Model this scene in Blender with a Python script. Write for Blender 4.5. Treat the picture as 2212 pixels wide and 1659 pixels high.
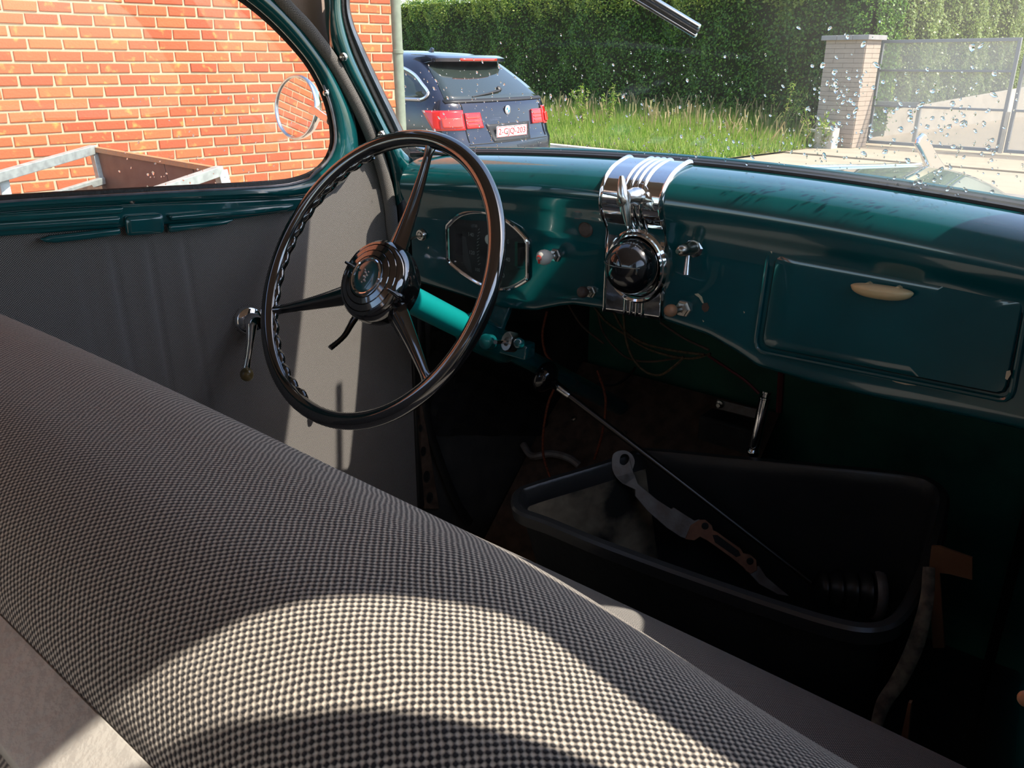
import bpy, math, random
import numpy as np
from mathutils import Vector, Matrix
random.seed(7); rng = np.random.default_rng(7)
for o in list(bpy.data.objects): bpy.data.objects.remove(o)
SC = bpy.context.scene; COL = SC.collection
R_ = math.radians

# ------------------------------------------------------------------ camera, light, exposure
FPX = 1780.0; CX, CY = 1106.0, 829.5
PIT = math.atan(695/FPX); AZ = R_(40)
CAM = np.array([0, 0, 1.38])
_fh = np.array([-math.sin(AZ), math.cos(AZ), 0]); RT = np.array([math.cos(AZ), math.sin(AZ), 0]); ZZ = np.array([0, 0, 1.])
FW = _fh*math.cos(PIT)-ZZ*math.sin(PIT); UP = _fh*math.sin(PIT)+ZZ*math.cos(PIT)
cd = bpy.data.cameras.new('camera'); cam = bpy.data.objects.new('camera', cd); COL.objects.link(cam)
cd.sensor_fit = 'HORIZONTAL'; cd.sensor_width = 36; cd.lens = 36*FPX/2212; cd.clip_start = .01; cd.clip_end = 300
cam.matrix_world = Matrix(((RT[0], UP[0], -FW[0], CAM[0]), (RT[1], UP[1], -FW[1], CAM[1]), (RT[2], UP[2], -FW[2], CAM[2]), (0, 0, 0, 1)))
cd.dof.use_dof = True; cd.dof.focus_distance = 1.35; cd.dof.aperture_fstop = 75
SC.camera = cam
SUN_AZ, SUN_EL = 71, 53           # degrees to the right of the car's nose, above the horizon
SUND = np.array([math.sin(R_(SUN_AZ))*math.cos(R_(SUN_EL)), math.cos(R_(SUN_AZ))*math.cos(R_(SUN_EL)), math.sin(R_(SUN_EL))])
ld = bpy.data.lights.new('sun', 'SUN'); ld.energy = 8.8; ld.angle = R_(.6); ld.color = (1, .92, .79)
sun = bpy.data.objects.new('sun', ld); COL.objects.link(sun); sun.location = (6, 3, 9)
sun.rotation_euler = Vector(SUND).to_track_quat('Z', 'Y').to_euler()
w = bpy.data.worlds.new('world'); SC.world = w; w.use_nodes = True
nt = w.node_tree; nt.nodes.clear()
sk = nt.nodes.new('ShaderNodeTexSky'); sk.sky_type = 'NISHITA'; sk.sun_disc = False
sk.sun_elevation = R_(SUN_EL); sk.sun_rotation = R_(SUN_AZ); sk.dust_density = 1.5; sk.air_density = 1.1
bg = nt.nodes.new('ShaderNodeBackground'); bg.inputs['Strength'].default_value = .39
wo = nt.nodes.new('ShaderNodeOutputWorld')
nt.links.new(sk.outputs[0], bg.inputs[0]); nt.links.new(bg.outputs[0], wo.inputs[0])
SC.view_settings.view_transform = 'Standard'; SC.view_settings.look = 'None'
SC.view_settings.gamma = 1; SC.view_settings.use_curve_mapping = False; SC.view_settings.exposure = 0.0
try:
    SC.cycles.max_bounces = 8; SC.cycles.transparent_max_bounces = 16; SC.cycles.caustics_reflective = False; SC.cycles.caustics_refractive = False
    SC.cycles.sample_clamp_indirect = 4
except Exception: pass

# ------------------------------------------------------------------ geometry helpers
def A(*v): return np.array(v, float)
def ray(px, py): return FW+RT*(px-CX)/FPX+UP*(CY-py)/FPX
def pdep(px, py, d): return CAM+ray(px, py)*d
def pax(px, py, ax, v): q = ray(px, py); return CAM+q*((v-CAM[ax])/q[ax])
def ppl(px, py, p0, n): q = ray(px, py); return CAM+q*(np.dot(np.asarray(p0)-CAM, n)/np.dot(q, n))
def proj(p): q = np.asarray(p)-CAM; d = q@FW; return CX+FPX*(q@RT)/d, CY-FPX*(q@UP)/d, d
def unit(v): v = np.asarray(v, float); return v/np.linalg.norm(v)
def frame(ax, ref=None):
    ax = unit(ax); ref = A(0, 0, 1) if ref is None else np.asarray(ref, float)
    if abs(ax@unit(ref)) > .95: ref = A(1, 0, 0) if abs(ax[0]) < .9 else A(0, 1, 0)
    u = unit(np.cross(ref, ax)); v = np.cross(ax, u); return u, v, ax
def resample(pts, n):
    pts = np.array(pts, float); d = np.r_[0, np.cumsum(np.linalg.norm(np.diff(pts, axis=0), axis=1))]
    t = np.linspace(0, d[-1], n); return np.stack([np.interp(t, d, pts[:, k]) for k in range(pts.shape[1])], 1)
def smooth(pts, n=60, closed=False):          # Catmull-Rom
    P = [np.array(p, float) for p in pts]; N = len(P); out = []
    segs = N if closed else N-1; m = max(2, n//segs)
    for i in range(segs):
        g = (lambda k: P[k % N]) if closed else (lambda k: P[min(max(k, 0), N-1)])
        a, b, c, d = g(i-1), g(i), g(i+1), g(i+2)
        for j in range(m):
            t = j/m; out.append(.5*((2*b)+(-a+c)*t+(2*a-5*b+4*c-d)*t*t+(-a+3*b-3*c+d)*t**3))
    if not closed: out.append(P[-1])
    return np.array(out)

class MB:
    def __init__(s): s.v = []; s.f = []; s.uv = {}
    def add(s, vs, fs):
        o = len(s.v); s.v.extend([tuple(map(float, q)) for q in vs]); s.f.extend([tuple(i+o for i in f) for f in fs]); return s
    def box(s, c, size, R=None):
        c = np.asarray(c, float); h = np.asarray(size, float)/2
        R = np.eye(3) if R is None else np.asarray(R)
        vs = [c+R@(h*A(x, y, z)) for x in (-1, 1) for y in (-1, 1) for z in (-1, 1)]
        return s.add(vs, [(0, 1, 3, 2), (4, 6, 7, 5), (0, 4, 5, 1), (2, 3, 7, 6), (0, 2, 6, 4), (1, 5, 7, 3)])
    def bar(s, a, b, wd, th, ref=(0, 0, 1)):
        a = np.asarray(a, float); b = np.asarray(b, float); u, v, x = frame(b-a, ref); R = np.stack([x, u, v], 1)
        return s.box((a+b)/2, (np.linalg.norm(b-a), wd, th), R)
    def tube(s, pts, r, n=8, closed=False, caps=True, flat=1.0, ref=None, uvs=False):
        pts = np.array(pts, float); N = len(pts); rr = np.full(N, r) if np.isscalar(r) else np.interp(np.linspace(0, 1, N), np.linspace(0, 1, len(r)), r)
        T = np.gradient(pts, axis=0) if not closed else (np.roll(pts, -1, 0)-np.roll(pts, 1, 0))
        u = frame(T[0], ref)[0]; vs = []; L = np.r_[0, np.cumsum(np.linalg.norm(np.diff(pts, axis=0), axis=1))]
        o = len(s.v)
        for i in range(N):
            t = unit(T[i]); u = unit(u-t*(u@t)); v = np.cross(t, u)
            for k in range(n):
                a = 2*math.pi*k/n; vs.append(pts[i]+rr[i]*(u*math.cos(a)+v*math.sin(a)*flat))
                if uvs: s.uv[o+i*n+k] = (rr[i]*min(a, 2*math.pi-a), L[i])
        fs = []
        for i in range(N if closed else N-1):
            j = (i+1) % N
            for k in range(n): fs.append((i*n+k, i*n+(k+1) % n, j*n+(k+1) % n, j*n+k))
        if caps and not closed: fs += [tuple(range(n-1, -1, -1)), tuple((N-1)*n+k for k in range(n))]
        return s.add(vs, fs)
    def lathe(s, o, ax, prof, n=28, ref=None, sx=1., sy=1.):
        u, v, x = frame(ax, ref); o = np.asarray(o, float); vs = []; fs = []
        for r, h in prof:
            for k in range(n): a = 2*math.pi*k/n; vs.append(o+x*h+max(r, 1e-5)*(u*math.cos(a)*sx+v*math.sin(a)*sy))
        for i in range(len(prof)-1):
            for k in range(n): fs.append((i*n+k, i*n+(k+1) % n, (i+1)*n+(k+1) % n, (i+1)*n+k))
        fs += [tuple(range(n-1, -1, -1)), tuple((len(prof)-1)*n+k for k in range(n))]
        return s.add(vs, fs)
    def prism(s, poly, vec):
        n = len(poly); vec = np.asarray(vec, float); P = [np.asarray(p, float) for p in poly]
        vs = P+[p+vec for p in P]
        return s.add(vs, [tuple(range(n-1, -1, -1)), tuple(range(n, 2*n))]+[(i, (i+1) % n, n+(i+1) % n, n+i) for i in range(n)])
    def grid(s, G, closed=False, uv=None):
        G = np.asarray(G, float); a, b = G.shape[:2]; o = len(s.v)
        fs = [(i*b+j, i*b+(j+1) % b, (i+1)*b+(j+1) % b, (i+1)*b+j) for i in range(a-1) for j in range(b if closed else b-1)]
        s.add(G.reshape(-1, 3), fs)
        if uv is not None:
            for k, q in enumerate(np.asarray(uv).reshape(-1, 2)): s.uv[o+k] = tuple(q)
        return s
    def ball(s, c, r, R=None, n=16, m=10):
        R = np.eye(3) if R is None else np.asarray(R); r = np.ones(3)*r; c = np.asarray(c, float); vs = []; fs = []
        for i in range(m+1):
            th = math.pi*i/m
            for k in range(n): ph = 2*math.pi*k/n; vs.append(c+R@(r*A(math.sin(th)*math.cos(ph), math.sin(th)*math.sin(ph), math.cos(th))))
        for i in range(m):
            for k in range(n): fs.append((i*n+k, (i+1)*n+k, (i+1)*n+(k+1) % n, i*n+(k+1) % n))
        return s.add(vs, fs)
    def build(s, name, mat, parent=None, smooth=True, bevel=0, seg=2, solid=0, sub=0, ang=40):
        base = np.array(ROOTS.get(parent.name, (0, 0, 0))) if parent is not None else np.zeros(3)
        V = np.array(s.v)-base
        c = np.zeros(3)
        if parent is None:
            lo, hi = V.min(0), V.max(0); c = A((lo[0]+hi[0])/2, (lo[1]+hi[1])/2, lo[2]); V = V-c
        me = bpy.data.meshes.new(name); me.from_pydata(V.tolist(), [], s.f)
        if s.uv:
            ul = me.uv_layers.new(name='UVMap'); idx = np.zeros(len(me.loops), dtype=np.int32); me.loops.foreach_get('vertex_index', idx)
            arr = np.zeros((len(s.v), 2))
            for k, q in s.uv.items(): arr[k] = q
            ul.data.foreach_set('uv', arr[idx].ravel().astype(np.float32))
        me.materials.append(mat); me.validate(); 
        o = bpy.data.objects.new(name, me); COL.objects.link(o); o.location = c
        if parent is not None:
            o.parent = parent; ROOTS[o.name] = tuple(base)
        else: ROOTS[o.name] = tuple(c)
        if smooth:
            me.polygons.foreach_set('use_smooth', [True]*len(me.polygons))
            try: me.set_sharp_from_angle(angle=R_(ang))
            except Exception: pass
        if solid: m = o.modifiers.new('solid', 'SOLIDIFY'); m.thickness = solid; m.offset = 0
        if bevel: m = o.modifiers.new('bevel', 'BEVEL'); m.width = bevel; m.segments = seg; m.limit_method = 'ANGLE'; m.angle_limit = R_(35)
        if sub: m = o.modifiers.new('sub', 'SUBSURF'); m.levels = sub; m.render_levels = sub
        return o
ROOTS = {}
def tag(o, label=None, cat=None, group=None, kind=None):
    if label: o['label'] = label
    if cat: o['category'] = cat
    if group: o['group'] = group
    if kind: o['kind'] = kind
    return o
def thing(name, label, cat, loc, group=None):
    o = bpy.data.objects.new(name, None); COL.objects.link(o); o.location = tuple(map(float, loc)); o.empty_display_size = .05
    ROOTS[o.name] = tuple(map(float, loc)); return tag(o, label, cat, group)
def ztop(o, name='x'): return o

# ------------------------------------------------------------------ materials
def srgb(r, g, b): return tuple(((c/255)/12.92 if c/255 <= .04045 else ((c/255+.055)/1.055)**2.4) for c in (r, g, b))+(1,)
def newmat(name):
    m = bpy.data.materials.new(name); m.use_nodes = True; return m, m.node_tree, m.node_tree.nodes['Principled BSDF']
def mat(name, col, rough=.5, metal=0, coat=0, spec=.5, var=0, vscale=20, bump=0, bscale=200, trans=0, col2=None, dist=.1, emit=None):
    m, t, b = newmat(name); c = tuple(col)[:3]+(1,)
    b.inputs['Base Color'].default_value = c; b.inputs['Roughness'].default_value = rough; b.inputs['Metallic'].default_value = metal
    b.inputs['Specular IOR Level'].default_value = spec
    if coat: b.inputs['Coat Weight'].default_value = coat; b.inputs['Coat Roughness'].default_value = .03
    if trans: b.inputs['Transmission Weight'].default_value = trans
    if var or col2 or bump:
        tc = t.nodes.new('ShaderNodeTexCoord')
    if var or col2:
        n = t.nodes.new('ShaderNodeTexNoise'); n.inputs['Scale'].default_value = vscale; n.inputs['Detail'].default_value = 5
        t.links.new(tc.outputs['Object'], n.inputs['Vector'])
        r = t.nodes.new('ShaderNodeValToRGB'); r.color_ramp.elements[0].position = .35; r.color_ramp.elements[1].position = .65
        c2 = tuple(col2)[:3]+(1,) if col2 else tuple(min(1, x*(1+var)) for x in c[:3])+(1,)
        c1 = c if col2 else tuple(x*(1-var) for x in c[:3])+(1,)
        r.color_ramp.elements[0].color = c1; r.color_ramp.elements[1].color = c2
        t.links.new(n.outputs['Fac'], r.inputs[0]); t.links.new(r.outputs[0], b.inputs['Base Color'])
    if bump:
        n2 = t.nodes.new('ShaderNodeTexNoise'); n2.inputs['Scale'].default_value = bscale; n2.inputs['Detail'].default_value = 3
        t.links.new(tc.outputs['Object'], n2.inputs['Vector'])
        bp = t.nodes.new('ShaderNodeBump'); bp.inputs['Strength'].default_value = bump; bp.inputs['Distance'].default_value = dist
        t.links.new(n2.outputs['Fac'], bp.inputs['Height']); t.links.new(bp.outputs[0], b.inputs['Normal'])
    return m
def weave(name, light, dark, period=.0028, bump=.9, jit=.25):
    """woven basket cloth: pale thread crowns standing in a checker on dark ground"""
    m, t, b = newmat(name); L = t.links; N = t.nodes
    uv = N.new('ShaderNodeUVMap'); uv.uv_map = 'UVMap'
    nz = N.new('ShaderNodeTexNoise'); nz.inputs['Scale'].default_value = 60; nz.inputs['Detail'].default_value = 2; L.new(uv.outputs[0], nz.inputs['Vector'])
    sub = N.new('ShaderNodeVectorMath'); sub.operation = 'SUBTRACT'; L.new(nz.outputs['Color'], sub.inputs[0]); sub.inputs[1].default_value = (.5, .5, .5)
    sc = N.new('ShaderNodeVectorMath'); sc.operation = 'SCALE'; L.new(sub.outputs[0], sc.inputs[0]); sc.inputs['Scale'].default_value = period*jit*2.2
    ad = N.new('ShaderNodeVectorMath'); ad.operation = 'ADD'; L.new(uv.outputs[0], ad.inputs[0]); L.new(sc.outputs[0], ad.inputs[1])
    sx = N.new('ShaderNodeSeparateXYZ'); L.new(ad.outputs[0], sx.inputs[0])
    def sn(out, k):
        a = N.new('ShaderNodeMath'); a.operation = 'MULTIPLY'; L.new(out, a.inputs[0]); a.inputs[1].default_value = k
        c = N.new('ShaderNodeMath'); c.operation = 'SINE'; L.new(a.outputs[0], c.inputs[0]); return c.outputs[0]
    k = 2*math.pi/period
    p = N.new('ShaderNodeMath'); p.operation = 'MULTIPLY'; L.new(sn(sx.outputs[0], k*.5*1.0), p.inputs[0]); L.new(sn(sx.outputs[1], k*.5*1.0), p.inputs[1])
    n2 = N.new('ShaderNodeTexNoise'); n2.inputs['Scale'].default_value = 900; L.new(uv.outputs[0], n2.inputs['Vector'])
    h = N.new('ShaderNodeMath'); h.operation = 'MULTIPLY_ADD'; L.new(n2.outputs['Fac'], h.inputs[0]); h.inputs[1].default_value = 1.1; L.new(p.outputs[0], h.inputs[2])
    r = N.new('ShaderNodeValToRGB'); e = r.color_ramp.elements
    mr = N.new('ShaderNodeMapRange'); L.new(h.outputs[0], mr.inputs[0]); mr.inputs[1].default_value = -.45; mr.inputs[2].default_value = 1.5
    L.new(mr.outputs[0], r.inputs[0])
    e[0].position = .33; e[0].color = dark+(1,); e[1].position = .92; e[1].color = light+(1,)
    L.new(r.outputs[0], b.inputs['Base Color']); b.inputs['Roughness'].default_value = .9; b.inputs['Specular IOR Level'].default_value = .2
    b.inputs['Sheen Weight'].default_value = .15
    bp = N.new('ShaderNodeBump'); bp.inputs['Strength'].default_value = bump; bp.inputs['Distance'].default_value = period*.35
    L.new(mr.outputs[0], bp.inputs['Height']); L.new(bp.outputs[0], b.inputs['Normal'])
    return m
def glassmat(name, dust=.03, tint=(1, 1, 1), refl=1.0, dustcol=(.8, .78, .7), grad=False):
    m = bpy.data.materials.new(name); m.use_nodes = True; t = m.node_tree; t.nodes.clear(); N = t.nodes; L = t.links
    tr = N.new('ShaderNodeBsdfTransparent'); tr.inputs[0].default_value = tint+(1,)
    gl = N.new('ShaderNodeBsdfGlossy'); gl.inputs['Roughness'].default_value = .01
    fr = N.new('ShaderNodeFresnel'); fr.inputs[0].default_value = 1.45
    mu = N.new('ShaderNodeMath'); mu.operation = 'MULTIPLY'; mu.inputs[1].default_value = refl; L.new(fr.outputs[0], mu.inputs[0])
    mx = N.new('ShaderNodeMixShader'); L.new(mu.outputs[0], mx.inputs[0]); L.new(tr.outputs[0], mx.inputs[1]); L.new(gl.outputs[0], mx.inputs[2])
    df = N.new('ShaderNodeBsdfTranslucent'); df.inputs[0].default_value = dustcol+(1,)
    df2 = N.new('ShaderNodeBsdfDiffuse'); df2.inputs[0].default_value = dustcol+(1,)
    md = N.new('ShaderNodeMixShader'); md.inputs[0].default_value = .5; L.new(df.outputs[0], md.inputs[1]); L.new(df2.outputs[0], md.inputs[2])
    tc = N.new('ShaderNodeTexCoord'); nz = N.new('ShaderNodeTexNoise'); nz.inputs['Scale'].default_value = 5; nz.inputs['Detail'].default_value = 6
    L.new(tc.outputs['Object'], nz.inputs['Vector'])
    mr = N.new('ShaderNodeMapRange'); L.new(nz.outputs['Fac'], mr.inputs[0]); mr.inputs[1].default_value = .3; mr.inputs[2].default_value = .75
    mr.inputs[3].default_value = dust*.5; mr.inputs[4].default_value = dust*1.5
    fac = mr.outputs[0]
    if grad:                                         # the passenger side was never wiped: dirtier towards +x
        sx = N.new('ShaderNodeSeparateXYZ'); L.new(tc.outputs['Object'], sx.inputs[0]); g = N.new('ShaderNodeMapRange'); L.new(sx.outputs[0], g.inputs[0])
        g.inputs[1].default_value = .12; g.inputs[2].default_value = .47; g.inputs[3].default_value = .16; g.inputs[4].default_value = 2.0
        mm = N.new('ShaderNodeMath'); mm.operation = 'MULTIPLY'; L.new(fac, mm.inputs[0]); L.new(g.outputs[0], mm.inputs[1]); fac = mm.outputs[0]
    m2 = N.new('ShaderNodeMixShader'); L.new(fac, m2.inputs[0]); L.new(mx.outputs[0], m2.inputs[1]); L.new(md.outputs[0], m2.inputs[2])
    o = N.new('ShaderNodeOutputMaterial'); L.new(m2.outputs[0], o.inputs[0]); return m
def leafmat(name, cols, trans=.35, rough=.45):
    m, t, b = newmat(name); N = t.nodes; L = t.links
    g = N.new('ShaderNodeNewGeometry'); r = N.new('ShaderNodeValToRGB'); e = r.color_ramp.elements
    while len(e) < len(cols): e.new(.5)
    for i, c in enumerate(cols): e[i].position = i/(len(cols)-1); e[i].color = c+(1,)
    L.new(g.outputs['Random Per Island'], r.inputs[0]); L.new(r.outputs[0], b.inputs['Base Color']); b.inputs['Roughness'].default_value = rough
    tl = N.new('ShaderNodeBsdfTranslucent'); L.new(r.outputs[0], tl.inputs[0]); mx = N.new('ShaderNodeMixShader'); mx.inputs[0].default_value = trans
    L.new(b.outputs[0], mx.inputs[1]); L.new(tl.outputs[0], mx.inputs[2]); L.new(mx.outputs[0], N['Material Output'].inputs[0]); return m
def brickmat():
    m, t, b = newmat('fired_red_brick'); N = t.nodes; L = t.links
    oi = N.new('ShaderNodeObjectInfo'); g = N.new('ShaderNodeNewGeometry'); tc = N.new('ShaderNodeTexCoord')
    ad = N.new('ShaderNodeMath'); ad.operation = 'ADD'; L.new(oi.outputs['Random'], ad.inputs[0]); L.new(g.outputs['Random Per Island'], ad.inputs[1])
    fr = N.new('ShaderNodeMath'); fr.operation = 'FRACT'; L.new(ad.outputs[0], fr.inputs[0])
    r = N.new('ShaderNodeValToRGB'); e = r.color_ramp.elements; e.new(.5)
    for i, c in enumerate(((.39, .078, .033), (.46, .106, .042), (.51, .142, .052))): e[i].position = i/2; e[i].color = c+(1,)
    L.new(fr.outputs[0], r.inputs[0])
    n = N.new('ShaderNodeTexNoise'); n.inputs['Scale'].default_value = 16; n.inputs['Detail'].default_value = 6; L.new(g.outputs['Position'], n.inputs['Vector'])
    r2 = N.new('ShaderNodeValToRGB'); r2.color_ramp.elements[0].position = .60; r2.color_ramp.elements[1].position = .74
    r2.color_ramp.elements[0].color = (0, 0, 0, 1); r2.color_ramp.elements[1].color = (.75, .75, .75, 1); L.new(n.outputs['Fac'], r2.inputs[0])
    mx = N.new('ShaderNodeMixRGB'); L.new(r2.outputs[0], mx.inputs[0]); L.new(r.outputs[0], mx.inputs[1]); mx.inputs[2].default_value = (.62, .34, .09, 1)
    L.new(mx.outputs[0], b.inputs['Base Color']); b.inputs['Roughness'].default_value = .85
    n2 = N.new('ShaderNodeTexNoise'); n2.inputs['Scale'].default_value = 60; L.new(g.outputs['Position'], n2.inputs['Vector'])
    bp = N.new('ShaderNodeBump'); bp.inputs['Distance'].default_value = .004; bp.inputs['Strength'].default_value = .6; L.new(n2.outputs['Fac'], bp.inputs['Height']); L.new(bp.outputs[0], b.inputs['Normal'])
    return m
def meshmat():
    m = bpy.data.materials.new('fine_perforated_sheet'); m.use_nodes = True; t = m.node_tree; t.nodes.clear(); N = t.nodes; L = t.links
    tr = N.new('ShaderNodeBsdfTransparent'); df = N.new('ShaderNodeBsdfDiffuse'); df.inputs[0].default_value = (.50, .52, .50, 1)
    tl = N.new('ShaderNodeBsdfTranslucent'); tl.inputs[0].default_value = (.4, .42, .40, 1)
    a = N.new('ShaderNodeMixShader'); a.inputs[0].default_value = .3; L.new(df.outputs[0], a.inputs[1]); L.new(tl.outputs[0], a.inputs[2])
    mx = N.new('ShaderNodeMixShader'); mx.inputs[0].default_value = .30; L.new(tr.outputs[0], mx.inputs[1]); L.new(a.outputs[0], mx.inputs[2])
    o = N.new('ShaderNodeOutputMaterial'); L.new(mx.outputs[0], o.inputs[0]); return m

M = {}
M['paint'] = mat('teal_enamel', (.003, .080, .088), .18, 0, 1, var=.12, vscale=9)
M['column'] = mat('sunlit_teal_enamel', (.002, .24, .235), .35, 0, .3)  # paler than the teal enamel: sunlight on the upper tube put into colour
M['chrome'] = mat('chrome', (.80, .80, .80), .07, 1, bump=.05, bscale=60, dist=.002)
M['chrome_worn'] = mat('worn_chrome', (.62, .62, .60), .22, 1, var=.2, vscale=60)
M['nickel'] = mat('dull_nickel', (.42, .39, .34), .3, 1, var=.25, vscale=80)
M['black_gloss'] = mat('black_bakelite', (.006, .006, .007), .12, 0, .8)
M['lacquer'] = mat('black_lacquer', (.008, .0075, .008), .07); M['lacquer'].node_tree.nodes['Principled BSDF'].inputs['IOR'].default_value = 2.5
M['black_sat'] = mat('black_rubber', (.012, .012, .012), .55, bump=.1)
M['black_plastic'] = mat('black_crate_plastic', (.030, .032, .035), .30, col2=(.045, .046, .048), vscale=12, bump=.15, bscale=90, dist=.003)
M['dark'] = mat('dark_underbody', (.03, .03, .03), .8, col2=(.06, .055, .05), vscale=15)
M['firewall'] = mat('dark_green_firewall', (.016, .115, .075), .6, var=.3, vscale=8)
M['rust'] = mat('rusty_brown_steel', (.065, .040, .028), .8, col2=(.13, .08, .055), vscale=40, bump=.3, bscale=120, dist=.003)
M['steel'] = mat('bare_grey_steel', (.34, .33, .32), .5, .3, col2=(.24, .20, .18), vscale=35, bump=.2, dist=.003)
M['rustlight'] = mat('orange_brown_primer', (.42, .20, .12), .7, col2=(.30, .14, .09), vscale=60)
M['cream'] = mat('cream_bakelite', (.74, .54, .27), .35, 0, .4, var=.08, vscale=30)
M['creamchip'] = mat('cream_undercoat', (.62, .55, .36), .6)
M['white'] = mat('white_plastic_knob', (.68, .66, .60), .35)
M['red'] = mat('red_print', (.6, .03, .02), .5)
M['wood'] = mat('brown_bakelite_knob', (.10, .065, .05), .5, var=.3, vscale=90)
M['wood2'] = mat('amber_wooden_knob', (.50, .22, .09), .5, col2=(.35, .2, .12), vscale=110)
M['olive'] = mat('olive_marbled_knob', (.14, .10, .03), .3, 0, .4, var=.4, vscale=70)
M['cloth'] = weave('grey_basket_weave', (.50, .445, .38), (.018, .017, .020), .00165, 1.0, .55)
M['cloth_fine'] = weave('grey_basket_weave_side', (.40, .37, .34), (.05, .05, .055), .00145, .6, .4)
M['headliner'] = mat('taupe_headliner', (.36, .28, .24), .9, var=.1, vscale=6, bump=.2, bscale=300, dist=.002)
M['mortar'] = mat('sandy_mortar', (.50, .395, .26), .95, col2=(.44, .355, .24), vscale=12, bump=.5, bscale=90, dist=.004)
M['brick'] = brickmat()
M['galv'] = mat('galvanised_steel', (.30, .34, .33), .45, .3, col2=(.42, .48, .46), vscale=28)
M['ply'] = mat('brown_plywood', (.16, .07, .045), .6, col2=(.20, .095, .06), vscale=14)
M['concrete'] = mat('pale_paving', (.33, .27, .195), .9, col2=(.38, .31, .225), vscale=3, bump=.2, bscale=80, dist=.01)
M['asphalt'] = mat('worn_asphalt', (.20, .18, .16), .9, col2=(.26, .235, .21), vscale=5, bump=.3, bscale=150, dist=.01)
M['kerb'] = mat('kerb_concrete', (.55, .50, .42), .9, var=.1, vscale=5)
M['soil'] = mat('dry_soil_and_grass', (.10, .12, .035), .95, col2=(.25, .2, .09), vscale=6)
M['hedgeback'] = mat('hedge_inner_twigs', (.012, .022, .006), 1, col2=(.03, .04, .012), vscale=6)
M['leaf'] = leafmat('hornbeam_leaves', ((.035, .10, .012), (.07, .18, .02), (.12, .27, .03), (.24, .40, .06)), .45)
M['leaf_top'] = leafmat('sunlit_hedge_top', ((.14, .23, .03), (.26, .36, .05), (.38, .44, .08)), .4)  # paler leaves: sunlight on the hedge top put into the colour
M['leaf_yellow'] = leafmat('yellow_green_conifer', ((.20, .38, .02), (.36, .55, .03), (.5, .62, .05)), .5)
M['leaf_olive'] = leafmat('olive_hedge_leaves', ((.12, .19, .04), (.22, .31, .08), (.36, .42, .16)), .45, .35)
M['grass'] = leafmat('verge_grass', ((.14, .28, .03), (.22, .38, .04), (.34, .46, .08), (.45, .42, .16)), .45, .6)
M['straw'] = leafmat('dry_seed_stalks', ((.30, .24, .10), (.42, .32, .16), (.25, .28, .09)), .3, .7)
M['pillarbrick'] = mat('buff_brick_slips', (.40, .33, .265), .85, col2=(.36, .295, .24), vscale=9, bump=.3, dist=.004)
M['pillarjoint'] = mat('grey_joint', (.27, .225, .18), .95)
M['capstone'] = mat('grey_stone_cap', (.30, .295, .29), .8, var=.1, vscale=8)
M['gateframe'] = mat('grey_painted_gate_steel', (.26, .275, .29), .5, .1)
M['mesh'] = meshmat()
M['render'] = mat('pale_render', (.46, .41, .34), .9, var=.08, vscale=3)
M['greenpipe'] = mat('grey_green_painted_pipe', (.20, .24, .18), .6, var=.1)
M['carpaint'] = mat('navy_metallic_paint', (.008, .011, .028), .22, .3, 1)
M['carglass'] = mat('tinted_car_glass', (.025, .035, .03), .05, 0, .6, spec=.8)
M['carplastic'] = mat('dark_car_trim', (.02, .02, .022), .5)
M['taillight'] = mat('red_tail_lens', (.62, .012, .012), .12, 0, .8)
M['taillight2'] = mat('bright_red_lens', (.85, .05, .03), .2, 0, .6)
M['alu'] = mat('satin_aluminium_trim', (.75, .76, .78), .25, .9)
M['platewhite'] = mat('number_plate_white', (.78, .76, .74), .5)
M['platered'] = mat('number_plate_red', (.42, .02, .03), .5)
M['badgeblue'] = mat('badge_blue', (.03, .25, .62), .3)
M['mirror'] = mat('mirror_glass', (.92, .92, .90), .01, 1)
M['glass_side'] = glassmat('side_window_glass', .025)
M['glass_ws'] = glassmat('dusty_windshield_glass', .045, grad=True)
M['glass_gauge'] = glassmat('gauge_glass', .015, refl=.8)
M['drop'] = mat('water', (1, 1, 1), 0, trans=1); M['drop'].node_tree.nodes['Principled BSDF'].inputs['IOR'].default_value = 1.33
M['gaugeface'] = mat('grey_black_dial', (.028, .026, .025), .5)
M['gaugegrey'] = mat('grey_dial_strip', (.09, .085, .08), .5, var=.2, vscale=60)
M['lettering'] = mat('pale_dial_print', (.42, .41, .38), .6)
M['wireorange'] = mat('orange_cloth_wire', (.33, .075, .025), .8, col2=(.12, .03, .02), vscale=300)
M['wirebrown'] = mat('tan_cloth_wire', (.16, .105, .05), .8, col2=(.06, .04, .02), vscale=200)
M['wireblack'] = mat('black_wire', (.015, .014, .014), .5)
M['wirered'] = mat('dark_red_wire', (.13, .02, .025), .6)
M['tar'] = mat('black_tar_sheet', (.02, .02, .02), .34)
M['rodsteel'] = mat('dark_oiled_steel', (.10, .09, .085), .3, .9)
M['card'] = mat('brown_cardboard', (.14, .07, .035), .85, var=.1)
M['strap'] = mat('dusty_webbing', (.20, .18, .14), .9, col2=(.06, .055, .05), vscale=70)
M['dust'] = mat('dusty_sunlit_plastic', (.03, .03, .028), .6, col2=(.55, .46, .33), vscale=11)  # dust patches lightened to carry the sunlit spots on the wall too
M['striptrim'] = mat('brushed_pale_metal_strip', (.50, .47, .43), .62, .1, var=.12, vscale=15, bump=.1)
M['weather'] = mat('grey_rubber_seal', (.02, .021, .024), .45)
M['band'] = mat('dusty_black_frame', (.13, .14, .165), .4, .1, .2, var=.3, vscale=40)

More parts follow.
